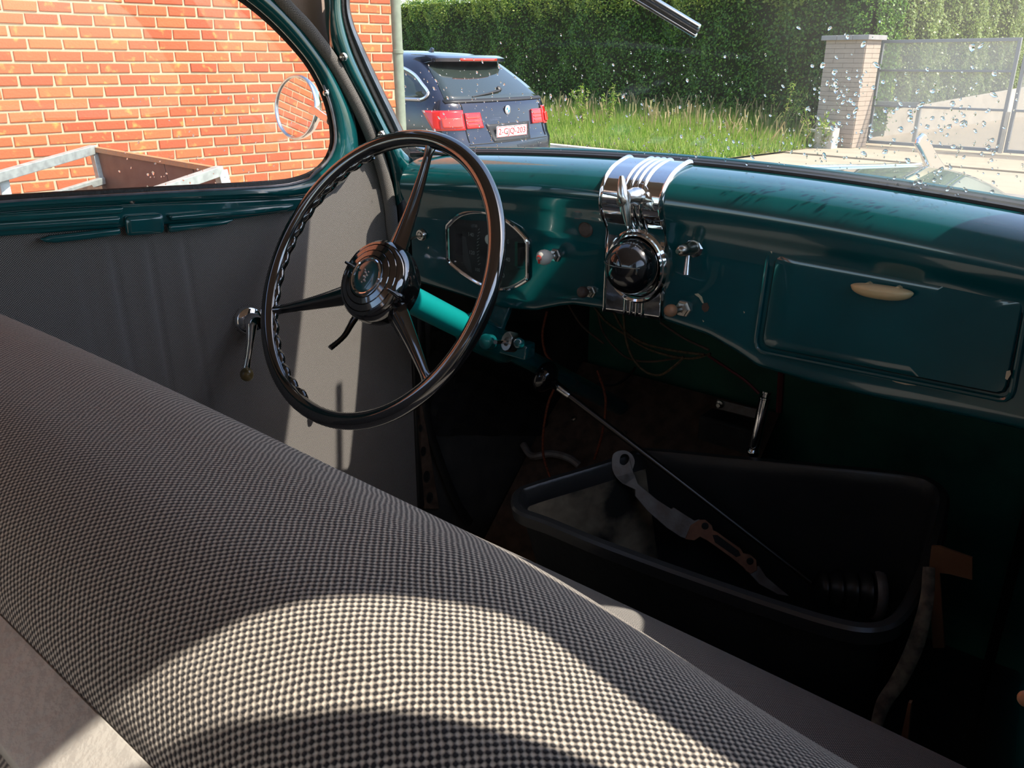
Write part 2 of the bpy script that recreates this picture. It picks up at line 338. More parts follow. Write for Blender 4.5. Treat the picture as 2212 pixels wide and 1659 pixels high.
# ================================================================== OUTSIDE: the street
WAZ = R_(8.4)                                       # the wall and street are turned 8.4 degrees from the old car
YP = A(math.sin(WAZ), math.cos(WAZ), 0); XP = A(math.cos(WAZ), -math.sin(WAZ), 0)
RW = np.stack([XP, YP, ZZ], 1)
def st(x, y, z=0): return XP*x+YP*y+ZZ*z            # street coordinates to world
def tost(p): return p@XP, p@YP, p[2]
gnd = MB(); gnd.box(st(2, 3, -.06), (60, 70, .1), RW); tag(gnd.build('ground', M['concrete'], smooth=False), 'pale driveway paving', kind='structure')
ky = tost(pax(1194, 314.6, 2, 0))[1]                # near edge of the verge
pil0 = tost(pax(1838, 322, 2, 0)); gl = tost(pax(1866, 314.6, 2, 0))
rd = MB(); rd.box(st(-10, ky-2.4, -.004), (44, 4.4, .02), RW); tag(rd.build('road', M['asphalt'], smooth=False), 'grey asphalt road', kind='structure')
rd = MB(); rd.box(st(gl[0]+2.4, gl[1]+6.4, -.002), (9.0, 17.0, .03), RW); tag(rd.build('driveway_apron', M['concrete'], smooth=False), kind='structure')
XL0 = pil0[0]-19; xe0 = pil0[0]-.5; kb = MB(); kb.box(st((XL0+xe0)/2, ky-.08, .01), (xe0-XL0, .16, .06), RW); tag(kb.build('kerb_strip', M['kerb'], smooth=False, bevel=.01), kind='structure')
vg = MB(); xe = pil0[0]-.45; XL = pil0[0]-19
def vz(x, t): k = np.clip((xe-x)/2.2, 0, 1); return .02+.30*t*(k*k*(3-2*k)*.85+.15*k)
vg.grid([[st(x_, ky+4.5*t, float(vz(x_, t))) for t in np.linspace(0, 1, 6)] for x_ in np.linspace(XL, xe, 50)])
tag(vg.build('verge_ground', M['soil']), kind='structure')

def cards(centers, nrm, L, W, rnd=1.0, up=None):
    n = len(centers); t = rng.normal(size=(n, 3))*rnd+nrm; t /= np.linalg.norm(t, axis=1)[:, None]
    a = rng.normal(size=(n, 3)); a -= (a*t).sum(1)[:, None]*t; a /= np.linalg.norm(a, axis=1)[:, None]; b = np.cross(t, a)
    s = rng.uniform(.7, 1.3, size=(n, 1)); Lh = L/2*s; Wh = W/2*s
    bend = t*Lh*.25
    V = np.stack([centers-a*Lh, centers-b*Wh+bend, centers+a*Lh, centers+b*Wh+bend], 1).reshape(-1, 3)
    return V
def cardobj(name, V, mt, parent=None, per=4):
    n = len(V)//per; base = np.array(ROOTS.get(parent.name)) if parent is not None else np.zeros(3)
    me = bpy.data.meshes.new(name); me.vertices.add(len(V)); me.vertices.foreach_set('co', (V-base).astype(np.float32).ravel())
    me.loops.add(n*per); me.loops.foreach_set('vertex_index', np.arange(n*per, dtype=np.int32))
    me.polygons.add(n); me.polygons.foreach_set('loop_start', np.arange(0, n*per, per, dtype=np.int32)); me.polygons.foreach_set('loop_total', np.full(n, per, dtype=np.int32))
    me.update(calc_edges=True); me.materials.append(mt)
    o = bpy.data.objects.new(name, me); COL.objects.link(o)
    if parent is not None: o.parent = parent
    return o
def lump(x, z): return .10*np.sin(2.1*x+.7*z)+.07*np.sin(4.7*x-2.9*z+1)+.05*np.sin(9*x+7*z)
def hedge(name, label, x0, x1, y, z0, z1, n, mt, mtop, thick=1.0, leaf=(.055, .038), ntop=0, fr=None):
    O_, XP, YP = fr if fr else (st(0, 0), globals()['XP'], globals()['YP'])
    def st_(x, y, z=0): return O_+XP*x+YP*y+ZZ*z
    root = thing(name, label, 'hedge', st_((x0+x1)/2, y+thick/2, z0))
    xs = np.linspace(x0+.05, x1-.05, 40); zs = np.linspace(z0-.2, z1-.12, 16)
    G = np.array([[st_(a, y+.10+lump(a, b), b) for b in zs] for a in xs]); m = MB(); m.grid(G)
    m.grid(np.array([[st_(a, y+thick*t, z1-.12+.04*math.sin(5*a)) for t in (.08, .5, 1)] for a in xs]))
    m.grid(np.array([[st_(a, y+thick, b) for b in (z0-.2, z1-.1)] for a in xs]))
    for xx in (xs[0], xs[-1]): m.grid(np.array([[st_(xx, y+.1+thick*.9*t, b) for b in (z0-.2, z1-.1)] for t in (0, 1)]))
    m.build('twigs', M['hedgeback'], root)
    x = rng.uniform(x0, x1, n); z = rng.uniform(z0-.1, z1, n); dp = rng.exponential(.05, n)
    C = O_+XP*x[:, None]+YP*(y+lump(x, z)-.10+dp*2.0)[:, None]+ZZ*z[:, None]
    V = cards(C, -YP*1.1+ZZ*.5, leaf[0], leaf[1], .75)
    o = cardobj('foliage', V, mt, root); o['kind'] = 'stuff'
    for xe_, sg in ((x1-.05, 1), (x0+.05, -1)):         # leaves on the two ends as well
        ne = int(1300*(z1-z0)*thick); z = rng.uniform(z0-.1, z1, ne); q = rng.uniform(0, thick, ne)
        C = O_+XP*(xe_+sg*rng.exponential(.03, ne)[:, None])+YP*(y+q)[:, None]+ZZ*z[:, None]
        o = cardobj('foliage', cards(C, XP*sg+ZZ*.4, leaf[0], leaf[1], .75), mt, root); o['kind'] = 'stuff'
    if ntop:
        x = rng.uniform(x0, x1, ntop); q = rng.uniform(0, 1, ntop)
        z = z1+.08*np.sin(3*x)+rng.normal(0, .07, ntop)-.25*(rng.random(ntop) < .5)*rng.random(ntop)*2
        C = O_+XP*x[:, None]+YP*(y-.15+np.where(z > z1-.08, q*thick, lump(x, z)))[:, None]+ZZ*z[:, None]
        o = cardobj('foliage', cards(C, -YP*.5+ZZ, leaf[0]*1.1, leaf[1]*1.1, .8), mtop, root); o['kind'] = 'stuff'
    return root
hy = pil0[1]+.60
hedge('hedge', 'tall clipped dark green hedge standing behind the grass verge', XL, pil0[0]-.16, hy, .32, 2.92, 62000, M['leaf'], M['leaf_top'], ntop=17000)
wa, wb_ = pax(1877, 300, 2, 0), pax(2190, 256, 2, 0); wdir = unit(wb_-wa); wnr = np.cross(wdir, ZZ)     # retaining wall along the drive, facing the sun
if wnr@XP < 0: wnr = -wnr
FRH = (wa-wdir*1.2-wnr*.50, wdir, -wnr)
hedge('hedge', 'bright yellow-green conifer hedge rising right behind the buff gate pillar', -.1, 2.9, 0, .0, 4.4, 18000, M['leaf_yellow'], M['leaf_yellow'], leaf=(.07, .04), fr=FRH)
hedge('hedge', 'tall grey-olive hedge behind the right part of the gate', 3.0, 12.5, .15, .0, 5.2, 42000, M['leaf_olive'], M['leaf_olive'], leaf=(.07, .045), fr=FRH)

# verge grass: nobody could count it
n = 56000; x = rng.uniform(XL+3, xe, n); t = rng.uniform(0, 1, n)**1.1; hgt = rng.uniform(.07, .20, n)+.26*t*rng.random(n)
base = XP*x[:, None]+YP*(ky+.05+3.95*t)[:, None]+ZZ*vz(x, t)[:, None]
a = rng.uniform(0, 2*math.pi, n); wv = np.stack([np.cos(a), np.sin(a), 0*a], 1)*.010; tip = base+ZZ*hgt[:, None]+rng.normal(size=(n, 3))*A(.05, .05, 0)
o = cardobj('verge_grass', np.stack([base-wv, base+wv, tip], 1).reshape(-1, 3), M['grass'], per=3); tag(o, 'long sunlit green grass along the foot of the hedge', 'grass', kind='stuff')
n = 750; x = rng.uniform(XL+3, xe, n); t = rng.uniform(.45, 1, n); hgt = rng.uniform(.25, .55, n)
base = XP*x[:, None]+YP*(ky+3.9*t)[:, None]+ZZ*vz(x, t)[:, None]; lean = rng.normal(size=(n, 3))*A(.08, .08, 0)
P = []
for k in range(3):
    c = base+ZZ*(hgt*(.35+.3*k))[:, None]+lean*k*.5; P.append(c)
wv = RT*.006
V = np.stack([base-wv, base+wv, P[1]+wv, P[1]-wv, P[1]-wv*2, P[1]+wv*2, P[2]+wv*1.5, P[2]-wv*1.5], 1).reshape(-1, 3)
o = cardobj('seed_stalks', V, M['straw']); tag(o, 'dry straw-coloured seed stalks standing up in the verge grass', 'grass', kind='stuff')
def weed(px, d, z0, h, label, seed, spread=.1):
    r0 = np.random.default_rng(seed); c = pdep(px, 300, 1); b = CAM*A(1, 1, 0)+(_fh+RT*((px-CX)/(FPX/math.cos(PIT))))*d+ZZ*z0
    root = thing('tall_weed', label, 'weed', b)
    m = MB(); V = []
    for k in range(6):
        top = b+A(r0.normal(0, spread), r0.normal(0, spread), h*r0.uniform(.7, 1)); mid = (b+top)/2+A(r0.normal(0, .02), 0, .02)
        pts = smooth([b, mid, top], 12); m.tube(pts, [.006, .002], 5)
        for i in range(34):
            q = pts[r0.integers(2, len(pts))]; cc = q+r0.normal(size=3)*.025; V.append(cc)
    m.build('stem', M['straw'], root); V = np.array(V)
    o = cardobj('leaves', cards(V, ZZ, .09, .02, .9), M['grass'], root); o['kind'] = 'stuff'
weed(1320, 16.6, .28, .75, 'pale green feathery weed at the hedge foot, left of the verge middle', 1)
weed(1262, 16.8, .28, .70, 'straw-topped weed at the hedge foot just right of the parked car', 2)
weed(1700, 15.2, .16, .95, 'tallest yellow-green weed rising beside the gate pillar', 3, .18)
weed(1768, 14.6, .05, .62, 'bushy green weed leaning over the white marker block', 4, .2)
weed(1806, 14.55, .0, .50, 'small weed growing against the foot of the gate pillar', 5)

# gate pillar: courses of slips and a cap of slabs
px0, py0 = pil0[0], pil0[1]
PW, PD, PH = .70, .50, 1.72
root = thing('gate_pillar', 'buff brick gate pillar with a grey slab cap, left of the metal gate', 'pillar', st(px0-PW/2, py0+PD/2, 0))
m = MB(); m.box(st(px0-PW/2, py0+PD/2, PH/2), (PW-.012, PD-.012, PH), RW); m.build('core', M['pillarjoint'], root, smooth=False)
m = MB(); k = 0; z = .02
cells = []
while z < PH-.03:
    for a0, a1 in ((0, .35), (.35, .70)) if k % 2 else ((0, .17), (.17, .53), (.53, .70)):
        cells.append(('f', a0, a1, z))
    for a0, a1 in ((0, .25), (.25, .5)) if k % 2 else ((0, .5),): cells.append(('s', a0, a1, z))
    z += .075; k += 1
for kind, a0, a1, z in cells[:300]:
    m = MB(); j = random.uniform(-.002, .002)
    if kind == 'f': m.box(st(px0-PW+(a0+a1)/2, py0+.004+j, z+.034), (a1-a0-.004, .03, .070), RW)
    else: m.box(st(px0-.004+j, py0+(a0+a1)/2, z+.034), (.03, a1-a0-.004, .070), RW)
    m.build('brick', M['pillarbrick'], root, smooth=False)
for i in range(3):
    m = MB(); wdt = (PW+.14)/3; m.box(st(px0-PW-.07+wdt*(i+.5), py0+PD/2, PH+.04), (wdt-.005, PD+.14, .075), RW); m.build('cap_slab', M['capstone'], root, smooth=False, bevel=.006)
# white marker block
b0 = tost(pax(1775, 322, 2, 0)); root = thing('marker_block', 'white concrete marker block half hidden by weeds at the pillar foot', 'block', st(b0[0], b0[1], 0))
m = MB(); m.box(st(b0[0], b0[1]+.1, .17), (.34, .22, .34), RW); m.build('block', M['kerb'], root, bevel=.01)
m = MB(); m.box(st(b0[0]-.26, b0[1]+.12, .28), (.22, .2, .05), RW); m.build('ledge', M['kerb'], root, bevel=.008)

# gates
def gate(label, x0, x1, y, top=1.73, drop=True):
    root = thing('metal_gate', label, 'gate', st((x0+x1)/2, y, .05)); fm = M['gateframe']
    for xx, nm in ((x0, 'stile'), (x1, 'stile')):
        m = MB(); m.box(st(xx+(.025 if xx == x0 else -.025), y, (top+.05)/2), (.05, .05, top-.05), RW); m.build(nm, fm, root, smooth=False, bevel=.004)
    for z in (.075, .68, 1.25, top-.025):
        m = MB(); m.box(st((x0+x1)/2, y, z), (x1-x0-.1, .045, .05 if z not in (.68, 1.25) else .035), RW); m.build('rail', fm, root, smooth=False, bevel=.004)
    m = MB(); m.box(st((x0+x1)/2, y+.03, top/2), (x1-x0-.06, .004, top-.1), RW); m.build('perforated_sheet', M['mesh'], root, smooth=False)
    return root
g1 = gate('grey steel gate leaf with perforated sheet, hung beside the pillar', gl[0]+.04, gl[0]+2.22, gl[1])
m = MB(); m.box(st(gl[0]+.45, gl[1]+.10, .72), (.75, .05, .06), RW); m.build('closer_arm', M['gateframe'], g1, smooth=False, bevel=.005)
m = MB(); m.box(st(gl[0]+.82, gl[1]+.10, .40), (.06, .05, .58), RW); m.build('brace', M['gateframe'], g1, smooth=False, bevel=.005)
m = MB()
for z in (.3, .62, .95, 1.3): m.tube([st(gl[0]-.02, gl[1], z), st(gl[0]-.02, gl[1], z+.09)], .018, 8)
m.tube([st(gl[0]-.03, gl[1]-.02, .25), st(gl[0]-.03, gl[1]-.02, 1.55)], .008, 6); m.build('hinge', M['gateframe'], g1)
gate('second grey gate leaf cut off at the right edge', gl[0]+2.29, gl[0]+4.5, gl[1])
m = MB(); m.box(st(gl[0]+2.25, gl[1]-.04, .35), (.05, .05, .62), RW); tag(m.build('drop_bolt', M['kerb'], smooth=False), 'pale upright bolt post between the two gate leaves', 'post')
# retaining wall beyond the gate
P = [wa-wdir*.6, wa+wdir*11]
m = MB(); m.prism([P[0], P[1], P[1]+ZZ*.80, P[0]+ZZ*.42], -wnr*.18); tag(m.build('wall_garden', M['render'], smooth=False), 'low pale retaining wall behind the gate', kind='structure')

# ------------------------------------------------------------------ brick wall
d0 = 5.654; P0 = CAM+d0*(_fh-RT*1106/(FPX/math.cos(PIT))); P0[2] = 0; LB = .2085; HB = .075
def wl(s, z, o=0): return P0+YP*s+ZZ*z-XP*o*-1       # o>0 stands proud towards the car
wall = MB(); SE = 3.01
wall.box(wl((SE-9.5)/2, 3.2, -.1135), (.22, SE+9.5, 6.4), RW); wo_ = wall.build('wall_left', M['mortar'], smooth=False)
tag(wo_, 'sunlit orange-red brick house wall left of the car', kind='structure')
br = []
for k in range(-15, 66):
    z = 1.38+HB*k; ph = (.1836 if k % 2 else .0789)+random.uniform(-.012, .012)
    s = ph-LB*46
    while s < SE-.02:
        L_ = LB*random.uniform(.985, 1.015); a, b = s, min(s+LB, SE); s += LB
        if b-a < .04 or a < -9.3: continue
        br.append((a, b, z))
vis = []; rest = []
for a, b, z in br:
    p = proj(wl((a+b)/2, z+HB/2)); ok = -30 < p[0] < 860 and -20 < p[1] < 425 and not (520+(p[1]-0)*.62 < p[0] < 735 and p[1] < 200)
    (vis if ok else rest).append((p[2], a, b, z))
vis.sort(); rest += vis[300:]; vis = vis[:300]
def brickverts(l, h, r0):
    j = [r0.uniform(-.0035, .0035) for _ in range(8)]; pr = r0.uniform(.003, .006)
    o = []
    for x_, c in ((-.03, 0), (pr-.004, 0), (pr, .004)):
        o += [(x_, -l/2+c+j[0], -h/2+c+j[1]*.6), (x_, l/2-c+j[2], -h/2+c+j[3]*.6), (x_, l/2-c+j[4], h/2-c+j[5]*.6), (x_, -l/2+c+j[6], h/2-c+j[7]*.6)]
    f = [(8, 9, 10, 11)]
    for q in (0, 4): f += [(q+i, q+(i+1) % 4, q+4+(i+1) % 4, q+4+i) for i in range(4)]
    return o, f
shared = {}
wb = np.array(ROOTS[wo_.name])
for dd, a, b, z in vis:
    key = (round((b-a)/.02), random.randrange(6))
    if key not in shared:
        v, f = brickverts(b-a-.013, HB-.015, random.Random(key[0]*31+key[1])); me = bpy.data.meshes.new('brick'); me.from_pydata(v, [], f); me.materials.append(M['brick']); shared[key] = me
    o = bpy.data.objects.new('brick', shared[key]); COL.objects.link(o); o.parent = wo_
    p = wl((a+b)/2, z+HB/2)-wb; o.location = p; o.rotation_euler = (random.uniform(-.006, .006), 0, -WAZ)
m = MB()
for dd, a, b, z in rest:
    v, f = brickverts(b-a-.013, HB-.015, random); c = wl((a+b)/2, z+HB/2); m.add([c+XP*q[0]+YP*q[1]+ZZ*q[2] for q in v], f)
o = m.build('brickwork', M['brick'], wo_, smooth=False); o['kind'] = 'stuff'
root = thing('corner_pipe', 'grey-green painted downpipe running down the end of the brick wall', 'pipe', wl(SE+.045, 0, .0))
m = MB(); m.tube([wl(SE+.045, .02, .0), wl(SE+.045, 6.3, .0)], .045, 14); m.build('pipe', M['greenpipe'], root)
for z in (.5, 1.45, 2.5): m = MB(); m.lathe(wl(SE+.045, z), ZZ, [(.046, 0), (.051, .002), (.051, .03), (.046, .032)], 14); m.build('pipe_clip', M['greenpipe'], root)

# ------------------------------------------------------------------ trailer
root = thing('trailer', 'galvanised open-frame trailer with a brown plywood board, parked by the brick wall', 'trailer', pdep(250, 430, 4.2)*A(1, 1, 0)+ZZ*.45)
T = {k: pdep(x_, y_, d_) for k, (x_, y_, d_) in dict(a=(204, 322, 4.5), b=(-110, 412, 3.55), c=(476, 368, 3.95), d=(330, 418, 3.6), e=(-60, 640, 3.7), f=(262, 560, 4.6), g=(525, 560, 4.05), a2=(222, 390, 4.5), b2=(40, 438, 3.9)).items()}
g = M['galv']
def bar(a, b, w_, nm='rail', h_=None): m = MB(); m.bar(a, b, w_, h_ or w_); m.build(nm, g, root, smooth=False, bevel=.003)
bar(T['a'], T['b'], .045); bar(T['a'], T['f'], .045, 'post'); bar(T['c'], T['d'], .045); bar(T['c'], T['g'], .05, 'post')
bar(pdep(4, 385, 3.9), pdep(40, 560, 3.95), .045, 'post'); bar(T['a2'], pdep(-40, 470, 3.75), .035)
bar(T['f'], T['g'], .05); bar(T['d'], pdep(120, 500, 3.2), .045)
n_ = unit(np.cross(T['c']-T['a'], T['f']-T['a']))
for i in range(3):
    t0, t1 = (0, .58, .80)[i], (.575, .795, 1)[i]; m = MB()
    q = lambda t, e_: (T['a']*(1-t)+T['c']*t) if e_ else (T['f']*(1-t)+T['g']*t)
    m.prism([q(t0, 1)+(T['f']-T['a'])*.02, q(t1, 1)+(T['f']-T['a'])*.02, q(t1, 0), q(t0, 0)], n_*.015); m.build('plywood_panel', M['ply'], root, smooth=False, bevel=.001)
m = MB(); m.bar(T['a'], T['c'], .03, .025); m.build('edge_strip', M['wood2'], root, smooth=False)
m = MB(); pf = pdep(-60, 640, 3.7); m.prism([T['a2'], pdep(30, 455, 3.85), pdep(30, 560, 3.85), T['f']], unit(YP)*.012); m.build('side_board', M['rust'], root, smooth=False)
m = MB(); m.prism([T['f']-ZZ*0, T['g'], pdep(-60, 700, 3.3), pdep(-200, 640, 3.6)], -ZZ*.03); m.build('floor_board', M['ply'], root, smooth=False)
for q in (pdep(120, 700, 3.9), pdep(500, 640, 3.6)):
    c = A(q[0], q[1], .28); m = MB(); m.lathe(c-XP*.08, XP, [(.12, 0), (.26, .02), (.28, .06), (.28, .10), (.26, .14), (.12, .16)], 24); m.build('wheel', M['black_sat'], root)

# ------------------------------------------------------------------ the parked estate car
def estate():
    hd = R_(-92); F_ = A(math.sin(hd), math.cos(hd), 0); Lf = A(math.sin(hd-math.pi/2), math.cos(hd-math.pi/2), 0)
    pc = CAM*A(1, 1, 0)+(_fh+RT*((1110-CX)/(FPX/math.cos(PIT))))*9.15
    O = pc
    zs = [.20, .26, .36, .48, .60, .66, .72, .80, .88, .95, .99, 1.03, 1.10, 1.18, 1.26, 1.33, 1.38, 1.43, 1.47, 1.50]
    xr = [.10, .02, .0, -.01, .0, .03, .05, .07, .085, .10, .115, .16, .25, .35, .46, .555, .62, .68, .85, 1.3]
    hw = [.86, .90, .92, .93, .93, .925, .925, .92, .91, .90, .885, .865, .83, .79, .74, .695, .65, .59, .48, .25]
    rc = [.30]*6+[.28]*4+[.26, .22, .18, .16, .15, .15, .16, .2, .25, .25]
    fx = [4.75, 4.8, 4.82, 4.82, 4.8, 4.76, 4.7, 4.6, 4.45, 4.0, 3.6, 3.4, 3.2, 3.05, 2.9, 2.78, 2.7, 2.55, 2.3, 1.8]
    I = lambda z, a: float(np.interp(z, zs, a))
    def pt(z, s, off=0):
        w_, r0, x0 = I(z, hw), I(z, rc), I(z, xr); sg = 1 if s >= 0 else -1; s = abs(s); fl = w_-r0
        bow = .10
        if s < fl: x_, y_ = bow*(s/w_)**2, s; nx, ny = -1, 0.15
        elif s < fl+r0*math.pi/2:
            a = (s-fl)/r0; x_, y_ = bow*(fl/w_)**2+r0*(1-math.cos(a)), fl+r0*math.sin(a); nx, ny = -math.cos(a), math.sin(a)
        else: x_, y_ = bow*(fl/w_)**2+r0+(s-fl-r0*math.pi/2), w_; nx, ny = 0, 1
        p = O+F_*(x0+x_+nx*off)+Lf*(sg*(y_+ny*off))+ZZ*z
        return p
    root = thing('estate_car', 'dark blue estate car parked across the driveway end, seen from behind', 'car', O+F_*2.4)
    S = np.concatenate([np.linspace(-1.05, 1.05, 43)]); G = []
    for z in zs:
        fl = I(z, hw)-I(z, rc); e_ = fl+I(z, rc)*math.pi/2; L_ = I(z, fx)-I(z, xr)-I(z, rc)-.1
        ss = np.r_[np.linspace(-e_-L_, -e_-.05, 14), np.linspace(-e_, -fl, 8), np.linspace(-fl*.95, fl*.95, 15), np.linspace(fl, e_, 8), np.linspace(e_+.05, e_+L_, 14)]
        G.append([pt(z, s_) for s_ in ss])
    G = np.array(G); m = MB(); m.grid(G); nb = G.shape[1]
    m.add(list(G[-1]), [tuple(range(nb))]); m.add(list(G[0]), [tuple(range(nb-1, -1, -1))]); m.build('body', M['carpaint'], root, ang=50)
    def patch(nm, s0, s1, z0, z1, mt, off=.006, ns=14, nz=8, fn=None, par=None, solid=.006, flip=False):
        rows = []
        for i in range(nz+1):
            z = z0+(z1-z0)*i/nz; a, b = (s0, s1) if fn is None else fn(i/nz); rows.append([pt(z, a+(b-a)*j/ns, off) for j in range(ns+1)])
        mm = MB(); mm.grid(rows); return mm.build(nm, mt, par or root, solid=solid)
    patch('rear_window', 0, 0, 1.025, 1.36, M['carglass'], .008, fn=lambda t: (-(.80-.20*t), .80-.20*t))
    patch('rear_window_surround', 0, 0, 1.00, 1.03, M['carplastic'], .012, nz=1, fn=lambda t: (-.82, .82))
    # side windows with a bright rim
    def spx(x, z): return I(z, hw)-I(z, rc)+I(z, rc)*math.pi/2+(x-(I(z, xr)+.10*((I(z, hw)-I(z, rc))/I(z, hw))**2+I(z, rc)))
    ol = smooth([(.44, 1.09), (.50, 1.035), (.75, 1.03), (2.7, 1.03), (2.75, 1.06), (2.75, 1.32), (2.6, 1.345), (1.35, 1.365), (1.0, 1.345), (.72, 1.27), (.54, 1.17)], 90, True)
    for sg in (1, -1):
        c_ = ol.mean(0); rows = [[pt(z, sg*max(spx(x, z), .3), .007) for x, z in c_+(ol-c_)*t] for t in (1, .7, .35, .01)]
        mm = MB(); mm.grid(rows, closed=True); mm.build('side_window', M['carglass'], root, solid=.004)
        mm = MB(); mm.tube([pt(z, sg*max(spx(x, z), .3), .012) for x, z in ol], .016, 6, closed=True); mm.build('window_rim', M['alu'], root)
    # spoiler with brake light
    G = []
    for s_ in np.linspace(-.62, .62, 15):
        b = pt(1.40, s_, 0); bow = .04*(1-(s_/.62)**2); bk = -F_*(.16+bow)
        G.append([b+ZZ*.055+F_*.12, b+ZZ*.045+bk*.5, b+ZZ*.018+bk, b-ZZ*.012+bk, b-ZZ*.03+bk*.1])
    mm = MB(); mm.grid(G); mm.build('spoiler', M['carpaint'], root, solid=.006)
    G = []
    for s_ in np.linspace(-.30, .30, 9):
        b = pt(1.40, s_, 0); bow = .04*(1-(s_/.62)**2); bk = -F_*(.166+bow); G.append([b+ZZ*.018+bk, b-ZZ*.008+bk])
    mm = MB(); mm.grid(G); mm.build('brake_light', M['taillight2'], root, solid=.008)
    # tail lights, outer on the wing and inner on the tailgate
    for sg in (1, -1):
        e_ = .92-.28
        o = patch('tail_light', 0, 0, .74, .93, M['taillight'], .008, fn=lambda t: (sg*(.665), sg*((1.0+.10*t) if sg > 0 else .86)), solid=.012)
        patch('light_band', 0, 0, .77, .86, M['taillight2'], .026, fn=lambda t: (sg*(.70), sg*(.90)), par=o)
        o = patch('tail_light', 0, 0, .75, .90, M['taillight'], .010, fn=lambda t: (sg*(.42+.02*t), sg*.645), solid=.02)
        for zz in (.775, .81, .845): patch('light_band', 0, 0, zz, zz+.018, M['taillight2'], .023, nz=1, fn=lambda t: (sg*.46, sg*.63), par=o, solid=.003)
        patch('reflector', 0, 0, .405, .44, M['taillight2'], .012, nz=1, fn=lambda t: (sg*.68, sg*.86))
    # plate recess, plate, letters
    patch('plate_recess', 0, 0, .60, .78, M['carplastic'], .002, fn=lambda t: (-(.31+.06*t), .31+.06*t))
    pz = .70; u = -Lf; rt = np.stack([u, ZZ, -F_], 1)
    # note: seen from behind, the car's left is the viewer's left
    pc_ = pt(pz, 0, .02); nn = -F_
    pl_ = MB(); pl_.box(pc_, (.52, .012, .11), np.stack([u, F_, ZZ], 1)); po = pl_.build('number_plate', M['platewhite'], root, smooth=False, bevel=.002)
    text('2-CJQ-203', pc_+nn*.008, u, ZZ, .085, M['platered'], po, 'lettering', width=.46)
    m2 = MB()
    for a, b in (((-.255, -.05), (.255, -.05)), ((-.255, .05), (.255, .05)), ((-.255, -.05), (-.255, .05)), ((.255, -.05), (.255, .05))):
        m2.bar(pc_+nn*.007+u*a[0]+ZZ*a[1], pc_+nn*.007+u*b[0]+ZZ*b[1], .004, .003, nn)
    m2.build('border', M['platered'], po, smooth=False)
    # roundel
    bc = pt(.91, 0, .008); mm = MB(); mm.lathe(bc, nn, [(.045, -.008), (.045, .004), (.041, .006), (.0, .006)], 28); bo = mm.build('badge', M['carplastic'], root)
    mm = MB(); mm.lathe(bc+nn*.002, nn, [(.0445, 0), (.047, .003), (.0445, .005)], 28); mm.build('ring', M['alu'], bo)
    for k in range(4):
        pts = [bc+nn*.0068]+[bc+nn*.0068+.028*(u*math.cos(a)+ZZ*math.sin(a)) for a in np.linspace(k*math.pi/2, (k+1)*math.pi/2, 8)]
        mm = MB(); mm.prism(pts, nn*.001); mm.build('quadrant', M['platewhite'] if k % 2 == 0 else M['badgeblue'], bo, smooth=False)
    # rear wiper
    mm = MB(); mm.tube([pt(1.10, -.02, .03), pt(1.075, .20, .035), pt(1.05, .44, .02)], [.014, .009, .006], 6); mm.lathe(pt(1.11, -.06, .01), nn+ZZ, [(.03, 0), (.03, .02), (.01, .03)], 12); mm.build('rear_wiper', M['carplastic'], root)
    # antenna fin
    fin = pt(1.46, 0, 0)+F_*.35+ZZ*.0
    mm = MB(); mm.prism([fin-F_*.02+Lf*.02, fin+F_*.20+Lf*.02, fin+F_*.06+ZZ*.02+Lf*.015, fin-F_*.0+ZZ*.075+Lf*.01, fin-F_*.03+ZZ*.06+Lf*.015], -Lf*.035); mm.build('antenna_fin', M['carpaint'], root, bevel=.008)
    # bumper strips and seams
    patch('bumper_crease', 0, 0, .36, .385, M['alu'], .006, nz=1, fn=lambda t: (-.62, .62), solid=.008, ns=20)
    patch('lower_bumper', 0, 0, .20, .34, M['carplastic'], .010, fn=lambda t: (-.95, .95), ns=24)
    for sg in (1, -1):
        mm = MB(); mm.tube([pt(z, sg*(.655), .003) for z in np.linspace(.62, 1.0, 12)], .005, 5); mm.build('tailgate_seam', M['carplastic'], root)
    mm = MB(); mm.tube([pt(.60, s_, .003) for s_ in np.linspace(-.66, .66, 20)], .005, 5); mm.build('tailgate_seam', M['carplastic'], root)
    for x_ in (.95, 3.85):
        for sg in (1, -1):
            mm = MB(); c = O+F_*x_+Lf*sg*.80+ZZ*.33; mm.lathe(c, Lf*sg, [(.2, -.12), (.31, -.11), (.33, -.08), (.33, .10), (.31, .13), (.22, .135), (.2, .10), (0.02, .09)], 28); mm.build('wheel', M['black_sat'], root)
def text(s, c, u, v, size, mt, parent, name, width=None, n=None, thick=.0008):
    cu = bpy.data.curves.new(name, 'FONT'); cu.body = s; cu.size = size; cu.align_x = 'CENTER'; cu.align_y = 'CENTER'; cu.extrude = thick
    ob = bpy.data.objects.new('tmp', cu); COL.objects.link(ob); dg = bpy.context.evaluated_depsgraph_get(); me = bpy.data.meshes.new_from_object(ob.evaluated_get(dg)); bpy.data.objects.remove(ob)
    u = unit(u); v = unit(v); w_ = np.cross(u, v); me.materials.clear(); me.materials.append(mt); me.name = name
    co = np.zeros(len(me.vertices)*3); me.vertices.foreach_get('co', co); co = co.reshape(-1, 3)
    k = 1 if width is None else width/max(1e-6, np.ptp(co[:, 0]))
    base = np.array(ROOTS[parent.name]); W_ = np.asarray(c)-base+co[:, :1]*k*u+co[:, 1:2]*v+co[:, 2:3]*w_
    me.vertices.foreach_set('co', W_.ravel()); me.update()
    o = bpy.data.objects.new(name, me); COL.objects.link(o); o.parent = parent; return o
estate()
print('DBG', ky, pil0, gl, tost(CAM))

